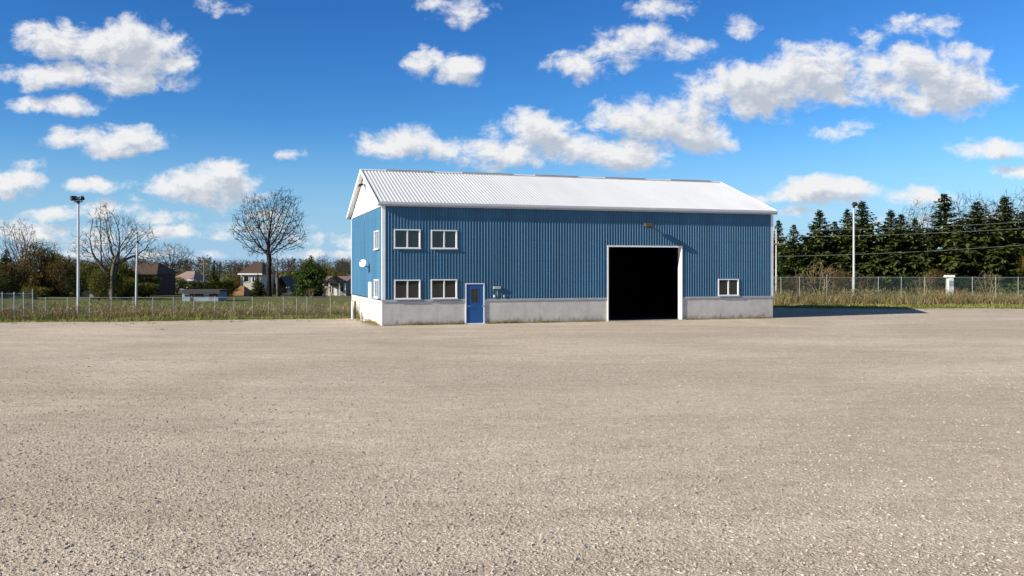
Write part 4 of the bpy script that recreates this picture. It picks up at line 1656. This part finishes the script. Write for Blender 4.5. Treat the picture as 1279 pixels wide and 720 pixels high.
for a in (('rust', 'rusty brown leafy tree, the tallest at the left edge', 46, 301, 100, 46, 'leafy_tree', 'tree', 0),
          ('rust', 'rusty brown tree right beside the tall floodlight pole', 79, 317, 98, 40, 'leafy_tree', 'tree', 2),
          ('rust', 'low rusty brown tree at the very left edge', 12, 325, 96, 44, 'leafy_tree', 'tree', 4),
          ('dark', 'dark green bush at the very left edge below the bare tree', 5, 345, 93, 40, 'bush', 'bush', 0),
          ('dark', 'dark green bush behind the rusty tree and yellow bush', 62, 346, 101, 46, 'bush', 'bush', 1),
          ('dark', 'dark green bush behind the foot of the tall floodlight pole', 96, 343, 94, 36, 'bush', 'bush', 3),
          ('yellow', 'yellow green bush glowing in front of the rusty trees', 46, 356, 90, 36, 'bush', 'bush', 0),
          ('green', 'green leafy tree right of the tall floodlight pole', 113, 324, 95, 34, 'leafy_tree', 'tree', 0),
          ('green', 'green leafy tree under the tall pale bare tree', 150, 322, 97, 38, 'leafy_tree', 'tree', 2),
          ('green', 'low green bush against the wall of the brown brick house', 180, 352, 96, 34, 'bush', 'bush', 4),
          ('dark', 'dark green bush at the foot of the tall pale bare tree', 132, 346, 93, 46, 'bush', 'bush', 5),
          ('dark', 'dark low bush beside the slim white pole', 163, 353, 92, 36, 'bush', 'bush', 2),
          ('green', 'green leafy tree overlapping the left end of the brown brick house', 163, 335, 97, 32, 'leafy_tree', 'tree', 1),
          ('green', 'green tree hiding the wall of the brown brick house', 186, 343, 99, 30, 'leafy_tree', 'tree', 3),
          ('green', 'olive tree rising beside the thin bare tree and rusty trees', 70, 313, 106, 40, 'leafy_tree', 'tree', 5),
          ('rust', 'rusty tree between the floodlight pole and green leafy tree', 101, 322, 104, 36, 'leafy_tree', 'tree', 1),
          ('yellow', 'yellow green bush under the green trees near the slim white pole', 155, 358, 91, 30, 'bush', 'bush', 2),
          ('green', 'olive green tree between the brown brick house and the white house', 222, 345, 112, 22, 'leafy_tree', 'tree', 4),
          ('rust', 'rusty shrub behind the right end of the clipped hedge', 296, 350, 112, 26, 'bush', 'bush', 3),
          ('dark', 'dark bush at the right corner of the beige house', 350, 357, 103, 20, 'bush', 'bush', 4),
          ('green', 'green tree behind the dark cottage roof', 366, 338, 125, 28, 'leafy_tree', 'tree', 2),
          ('rust', 'rusty tree behind the beige house roof', 312, 333, 128, 36, 'leafy_tree', 'tree', 4),
          ('yellow', 'low yellow green bush before the white gabled shed', 372, 364, 99, 16, 'bush', 'bush', 4),
          ('green', 'low green bush in front of the beige house door', 333, 361, 102, 16, 'bush', 'bush', 0),
          ('green', 'sunlit olive green tree right in front of the tall pale bare tree', 124, 334, 87, 30, 'leafy_tree', 'tree', 5),
          ('green', 'olive green bush beside the foot of the slim white pole', 158, 345, 88, 28, 'bush', 'bush', 3),
          ('orange', 'orange brown bush below the spreading bare tree', 226, 343, 122, 22, 'bush', 'bush', 0),
          ('dark', 'dark round bush between the hedge and orange roofed shed', 287, 354, 101, 18, 'bush', 'bush', 2),
          ('green', 'green tree behind the orange roofed shed', 292, 346, 125, 30, 'leafy_tree', 'tree', 1),
          ('yellow', 'pale yellow green tree right behind the bushy evergreen', 411, 331, 125, 26, 'leafy_tree', 'tree', 3),
          ('orange', 'orange brown tree above the porch house roof', 424, 341, 122, 26, 'leafy_tree', 'tree', 4),
          ('orange', 'orange leafy tree cut by the right edge of the picture', 1281, 320, 92, 26, 'leafy_tree', 'tree', 1),
          ('rust', 'rusty bush in front of the low spruce near the white cabinet', 1168, 334, 91, 28, 'bush', 'bush', 0),
          ('rust', 'rusty bush right of the warehouse corner', 984, 344, 90, 26, 'bush', 'bush', 2),
          ('rust', 'rusty bush just left of the white floodlight pole', 1052, 334, 91, 28, 'bush', 'bush', 5),
          ('dark', 'dark low bush beside the white cabinet', 1206, 345, 92, 34, 'bush', 'bush', 1),
          ('dark', 'dark low bush right of the white floodlight pole', 1090, 344, 93, 40, 'bush', 'bush', 3),
          ('dark', 'dark low bush in the middle of the spruce row', 1135, 346, 93, 40, 'bush', 'bush', 4),
          ('dark', 'dark low bush under the first tall spruce', 1012, 346, 94, 40, 'bush', 'bush', 2)):
    leafy(*a)

# bushy evergreen before the porch house: broad dense cone of upright sprays
ev = leafy_meshes(47, 1.7, 1.6, 2.1, 2.05, 150, 44, .22, m_needle_y, None, .24, .45)
Y = 96
root = thing('evergreen_tree', (wx(389, Y), Y, 0), 'bushy bright evergreen tree left of the porch house', 'tree')
root.scale = (.98, .98, wz(322, Y) / 4.4)
put('trunk', ev[0], root)
put('crown', ev[1], root)
tp = spruce_meshes(48, 9, 3.2, shape=.7, m=m_needle_y)
root = thing('evergreen_tree', (wx(389, Y + .8), Y + .8, 0), 'pointed evergreen tree rising out of the bushy evergreen', 'tree')
s = wz(319, Y) / 9
root.scale = (s * 1.05, s * 1.05, s)
put('trunk', tp[0], root)
put('crown', tp[1], root)
for px, py, Y, lab, w in ((267, 327, 103, 'small dark spruce rising behind the clipped hedge', .55), (322.5, 342, 99, 'narrow conifer standing before the beige house wall', 1.0), (8, 312, 101, 'dark spruce at the very left edge', 1.3), (67, 320, 103, 'dark spruce between the rusty trees', 1.4)):
    root = thing('conifer', (wx(px, Y), Y, 0), lab, 'tree')
    s = wz(py, Y) / 9
    root.scale = (s * w * 1.15, s * w * 1.15, s)
    put('trunk', SP[2][0], root)
    put('crown', SP[2][1], root)

# clipped hedge
Y = 96
g = MB()
rh = random.Random(61)
xa, xb = wx(230, Y), wx(291, Y)
hh = wz(351.5, Y)
for i in range(5200):
    x = rh.uniform(xa, xb)
    col = math.sin((x - xa) * 6.283 / .72)
    top = hh * (.93 + .07 * col) * (1 - .02 * rh.random())
    y = rh.uniform(0, 1.0)
    z = top * rh.random() ** .8
    if rh.random() < .55:
        y = .05 + .1 * rh.random() - .08 * col
    d = Vector((rh.gauss(0, .5), rh.gauss(-.5, .5), rh.gauss(.9, .4))).normalized()
    spray(g, Vector((x - (xa + xb) / 2, y, z)), d, rh.uniform(.14, .28), .06, rh)
root = thing('hedge', ((xa + xb) / 2, Y, 0), 'clipped green hedge of upright shrubs behind the low shed', 'hedge')
g.build('foliage', leafmat('hedge_leaves', [(.055, .07, .013), (.10, .11, .02), (.16, .15, .035)], .2), root)
g = MB()
for i in range(8):
    x = (xa - xb) / 2 + (i + .5) * (xb - xa) / 8
    g.tube([(x, .5, -.1), (x, .5, hh * .8)], [.05, .02], 5)
g.build('stems', m_barkd, root)

# bare shrubs along the fences
SH = [bare_tree_meshes(71 + i, 3, .35, [(0, 0, 1.9, 1.3, 1.1, 1.3)], 240, .17, 1.2, .26, .012, 2.3, .045, 3, .45, m, split=.03, stems=5, flare=1) for i, m in enumerate((m_barkr, simple('straw_stems', (.27, .19, .10), .9, .2, 5)))]
SHH = [max(v_.co.z for v_ in q[1].vertices) for q in SH]
for px, py, Y, k, lab in ((1021, 322, 86, 1, 'pale bare shrub with fanning stems behind the high fence'),
                          (1040, 330, 88, 0, 'reddish bare shrub left of the white floodlight pole'),
                          (1082, 338, 87, 0, 'low reddish bare shrub right of the white floodlight pole'),
                          (1003, 338, 86, 0, 'low reddish bare shrub near the warehouse corner'),
                          (1152, 340, 86, 1, 'pale bare shrub behind the high fence below the rounded spruce'),
                          (1234, 335, 85, 1, 'thin pale bare shrub behind the high fence below the broad spruce'),
                          (388, 358, 92, 1, 'straw coloured bare shrub in front of the bushy evergreen'),
                          (402, 372, 58, 0, 'low reddish bare shrub in the weeds near the blue gable'),
                          (264, 369, 84, 0, 'low reddish shrub against the front of the low shed'),
                          (37, 374, 55.5, 0, 'small reddish shrub behind the chain link gate')):
    root = thing('bare_shrub', (wx(px, Y), Y, 0), lab, 'shrub', 'bare shrubs')
    s = wz(py, Y) / SHH[k]
    root.scale = (s * 1.15, s * 1.15, s)
    put('stems', SH[k][0], root)
    put('twigs', SH[k][1], root)
# leaning saplings by the right fence
for px0, px1, pyt, lab in ((1166, 1159.5, 346, 'thin pale sapling leaning left against the high fence'), (1000, 994, 340, 'thin pale sapling leaning beside the warehouse corner')):
    Y = RF - .5
    q = MB()
    q.tube([(wx(px0, Y), Y, -.1), (wx((px0 + px1) / 2 + .6, Y), Y, wz(pyt, Y) * .5), (wx(px1, Y), Y, wz(pyt, Y)), (wx(px1 - 2, Y), Y, wz(pyt, Y) + .5)], [.04, .03, .02, .008], 6)
    q.tube([(wx(px1, Y), Y, wz(pyt, Y) * .95), (wx(px1 + 3, Y), Y, wz(pyt, Y) + .4)], [.015, .006], 5)
    tag(q.build('sapling', m_barkp), lab, 'sapling')

# far wood along the horizon, one mass
g = MB()
rf_ = random.Random(81)
for i in range(330):
    Y = rf_.uniform(165, 230)
    px = rf_.uniform(-120, 520) if i < 210 else rf_.uniform(930, 1420)
    X = wx(px, Y)
    h = wz(336 - 9 * rf_.random() - 5 * math.sin(px * .031) ** 2, Y)
    g.tube([(X, Y, -.2), (X + rf_.gauss(0, .3), Y, h * .6), (X + rf_.gauss(0, .5), Y, h)], [.16, .09, .02], 4, False)
    for k in range(130):
        t = rf_.uniform(.15, 1)
        a = rf_.uniform(0, 6.28)
        l_ = (1 - abs(t - .55)) * rf_.uniform(.8, 2.6)
        p = Vector((X, Y, h * t * .9))
        d = Vector((math.cos(a), math.sin(a), rf_.uniform(.6, 2.4))).normalized()
        spray(g, p + d * l_ * rf_.uniform(.2, .7), d, rf_.uniform(.6, 1.4), rf_.uniform(.015, .05), rf_)
tag(g.build('distant_wood', m_hz), 'far brown leafless wood along the horizon behind the houses', 'wood', kind='stuff')

# ------------------------------------------------------------------ sky, clouds, sun
REL, EL = 9.5, 25.5
AZ = math.degrees(TH) + REL                # light travels along this angle from +X
el, a_ = R(EL), R(AZ)
to_sun = Vector((-math.cos(a_) * math.cos(el), -math.sin(a_) * math.cos(el), math.sin(el)))
sun = bpy.data.lights.new('sun', 'SUN')
sun.energy = 5.0
sun.angle = R(.53)
sun.color = (1.0, .93, .83)
so = bpy.data.objects.new('sun', sun)
COL.objects.link(so)
so.rotation_euler = (-to_sun).to_track_quat('-Z', 'Y').to_euler()

w = bpy.data.worlds.new('World')
SC.world = w
w.use_nodes = True
nt = w.node_tree
nt.nodes.clear()
geo = N(nt, 'ShaderNodeTexCoord')
sx = N(nt, 'ShaderNodeSeparateXYZ', inp={0: geo.outputs['Generated']})
sky = N(nt, 'ShaderNodeTexSky', sky_type='NISHITA', sun_disc=False, sun_elevation=el, altitude=100, air_density=1.0, dust_density=.3, ozone_density=2.5)
sky.sun_rotation = math.atan2(to_sun.x, to_sun.y)
CLOUDS = [
    (72, 52, 66, 30, 1), (150, 52, 82, 34, 1), (195, 72, 58, 40, 1), (95, 94, 105, 22, .9), (170, 98, 75, 24, .9), (75, 130, 70, 14, .65),
    (95, 172, 60, 18, .8), (150, 176, 66, 24, .95), (270, 226, 74, 28, 1), (262, 244, 84, 20, .85), (10, 230, 52, 22, .85), (122, 232, 52, 11, .65),
    (62, 270, 46, 12, .7), (38, 208, 40, 9, .35), (150, 262, 60, 16, .6), (205, 272, 50, 12, .55),
    (532, 78, 30, 22, .9), (575, 86, 40, 24, .95), (578, 14, 44, 20, .55), (545, 4, 40, 10, .5),
    (500, 177, 62, 26, .95), (560, 186, 50, 18, .8), (628, 194, 76, 22, .9), (668, 164, 66, 32, 1), (700, 182, 70, 24, .9), (785, 192, 80, 26, .95),
    (822, 150, 92, 38, 1), (875, 168, 52, 30, .95),
    (955, 112, 112, 44, 1), (1010, 92, 80, 36, .95), (1025, 66, 60, 18, .55), (1150, 90, 100, 44, 1), (1185, 118, 85, 34, 1), (1070, 115, 110, 24, .75),
    (1190, 70, 50, 20, .8), (720, 84, 46, 24, .75), (780, 62, 56, 24, .65), (800, 44, 60, 18, .65), (850, 62, 56, 18, .6), (825, 12, 46, 16, .5),
    (1152, 30, 56, 16, .5), (1086, 44, 32, 12, .42), (925, 28, 18, 18, .35), (270, 8, 30, 14, .3), (352, 193, 40, 6, .35),
    (1035, 238, 66, 24, 1), (1148, 246, 56, 16, .85), (960, 250, 40, 16, .7), (1240, 184, 66, 16, .7), (1268, 216, 36, 10, .6),
    (1060, 162, 44, 12, .4), (420, 300, 90, 10, .42), (300, 285, 90, 10, .42), (90, 300, 100, 14, .5), (1180, 275, 120, 10, .35), (20, 285, 60, 12, .5),
    (60, 292, 110, 13, .7), (215, 292, 110, 10, .6), (335, 268, 50, 10, .5), (140, 318, 150, 8, .5), (400, 318, 90, 6, .45), (1000, 262, 70, 9, .5)]

grp = bpy.data.node_groups.new('cloud_density', 'ShaderNodeTree')
grp.interface.new_socket('Vector', in_out='INPUT', socket_type='NodeSocketVector')
grp.interface.new_socket('Density', in_out='OUTPUT', socket_type='NodeSocketFloat')
gi = grp.nodes.new('NodeGroupInput')
go = grp.nodes.new('NodeGroupOutput')
gt_ = grp


def vmath(nt, op, a, b=None, c=None):
    n = N(nt, 'ShaderNodeVectorMath', operation=op)
    for i, x in enumerate((a, b, c)):
        if x is None:
            continue
        if isinstance(x, bpy.types.NodeSocket):
            nt.links.new(x, n.inputs[i])
        else:
            n.inputs[i].default_value = x
    return n


vin = gi.outputs[0]
nw = N(gt_, 'ShaderNodeTexNoise', inp={'Vector': vin, 'Scale': 17.0, 'Detail': 3.0, 'Roughness': .55})
warp = vmath(gt_, 'MULTIPLY_ADD', nw.outputs['Color'], (.034, .018, 0), vin).outputs[0]
warp = vmath(gt_, 'ADD', warp, (-.017, -.009, 0)).outputs[0]
fld = None
for (cx_, cy_, ax_, ay_, wt) in CLOUDS:
    u, v_ = (cx_ - 640) / F, (HZ - cy_) / F
    A_, B_ = F / (ax_ * 1.0), F / (ay_ * 1.0)
    q = vmath(gt_, 'MULTIPLY_ADD', warp, (A_, B_, 0), (-u * A_, -v_ * B_, 0)).outputs[0]
    q = vmath(gt_, 'DOT_PRODUCT', q, q).outputs['Value']
    q = math_n(gt_, 'MULTIPLY_ADD', q, -wt, wt)
    fld = q if fld is None else math_n(gt_, 'MAXIMUM', fld, q)
fld = math_n(gt_, 'MAXIMUM', fld, -1.2)
nb_ = N(gt_, 'ShaderNodeTexNoise', inp={'Vector': vmath(gt_, 'MULTIPLY', vin, (1, 1.35, 1)).outputs[0], 'Scale': 26.0, 'Detail': 9.0, 'Roughness': .62, 'Lacunarity': 2.1, 'Distortion': .25})
den = math_n(gt_, 'MULTIPLY_ADD', math_n(gt_, 'SUBTRACT', nb_.outputs[0], .49), 2.9, fld)
gt_.links.new(den, go.inputs[0])

ysafe = math_n(nt, 'MAXIMUM', sx.outputs[1], .02)
uv = N(nt, 'ShaderNodeCombineXYZ', inp={0: math_n(nt, 'DIVIDE', sx.outputs[0], ysafe), 1: math_n(nt, 'DIVIDE', sx.outputs[2], ysafe), 2: 0.0})
g1 = N(nt, 'ShaderNodeGroup', node_tree=grp, inp={0: uv.outputs[0]})
off_ = vmath(nt, 'ADD', uv.outputs[0], (-.008, .017, 0)).outputs[0]
g2 = N(nt, 'ShaderNodeGroup', node_tree=grp, inp={0: off_})
front = math_n(nt, 'GREATER_THAN', sx.outputs[1], .03)
above = math_n(nt, 'GREATER_THAN', sx.outputs[2], .0)
cov = N(nt, 'ShaderNodeMapRange', interpolation_type='SMOOTHSTEP', inp={0: g1.outputs[0], 1: .0, 2: .88})
mask = math_n(nt, 'MULTIPLY', math_n(nt, 'MULTIPLY', cov.outputs[0], front), above)
mask = math_n(nt, 'MULTIPLY', mask, .97)
shd = N(nt, 'ShaderNodeMapRange', interpolation_type='SMOOTHSTEP', inp={0: g2.outputs[0], 1: .05, 2: 1.25})
relief = math_n(nt, 'MULTIPLY', math_n(nt, 'SUBTRACT', g1.outputs[0], g2.outputs[0]), .38)
shf = math_n(nt, 'SUBTRACT', shd.outputs[0], relief, clamp=True)
cc = mixc(nt, shf, (1.0, 1.0, 1.0), (.58, .63, .72))
sk = vmath(nt, 'SCALE', sky.outputs[0])
sk.inputs['Scale'].default_value = .1275
ss = N(nt, 'ShaderNodeSeparateXYZ', inp={0: sk.outputs[0]})
ch_ = [math_n(nt, 'MULTIPLY', math_n(nt, 'POWER', ss.outputs[i], pw), k) for i, (k, pw) in enumerate(((.83, 1.9), (.98, 1.5), (1.26, 1.3)))]
sc_ = N(nt, 'ShaderNodeCombineXYZ', inp={0: ch_[0], 1: ch_[1], 2: ch_[2]})
elev = sx.outputs[2]
hzf = N(nt, 'ShaderNodeMapRange', interpolation_type='SMOOTHSTEP', inp={0: elev, 1: -.02, 2: .17, 3: .85, 4: 0.0})
low_sky = mixc(nt, hzf.outputs[0], sc_.outputs[0], (.36, .60, .88))
zen = N(nt, 'ShaderNodeMapRange', interpolation_type='SMOOTHSTEP', inp={0: elev, 1: .34, 2: .62})
plain = vmath(nt, 'SCALE', sk.outputs[0])
plain.inputs['Scale'].default_value = .42
sky_all = mixc(nt, zen.outputs[0], low_sky, plain.outputs[0])
sk2 = vmath(nt, 'SCALE', sky_all)
sk2.inputs['Scale'].default_value = 6.67
bg1 = N(nt, 'ShaderNodeBackground', inp={0: sk2.outputs[0], 1: .1})
bg2 = N(nt, 'ShaderNodeBackground', inp={0: cc, 1: .60})
mx = N(nt, 'ShaderNodeMixShader', inp={0: mask})
nt.links.new(bg1.outputs[0], mx.inputs[1])
nt.links.new(bg2.outputs[0], mx.inputs[2])
wo_ = N(nt, 'ShaderNodeOutputWorld')
nt.links.new(mx.outputs[0], wo_.inputs[0])
w.cycles.sampling_method = 'MANUAL'
w.cycles.sample_map_resolution = 512

# ------------------------------------------------------------------ camera and view
cam = bpy.data.cameras.new('camera')
co = bpy.data.objects.new('camera', cam)
COL.objects.link(co)
co.location = (0, 0, CAMH)
co.rotation_euler = (R(90), 0, 0)
cam.sensor_width = 36
cam.lens = F / 1279 * 36
cam.shift_y = -(360 - HZ) / 1279
cam.clip_start = .1
cam.clip_end = 6000
SC.camera = co
SC.view_settings.view_transform = 'Standard'
SC.view_settings.look = 'None'
SC.view_settings.exposure = 0.58
SC.view_settings.gamma = 1.0
SC.view_settings.use_curve_mapping = False
SC.cycles.max_bounces = 6
SC.cycles.transparent_max_bounces = 8
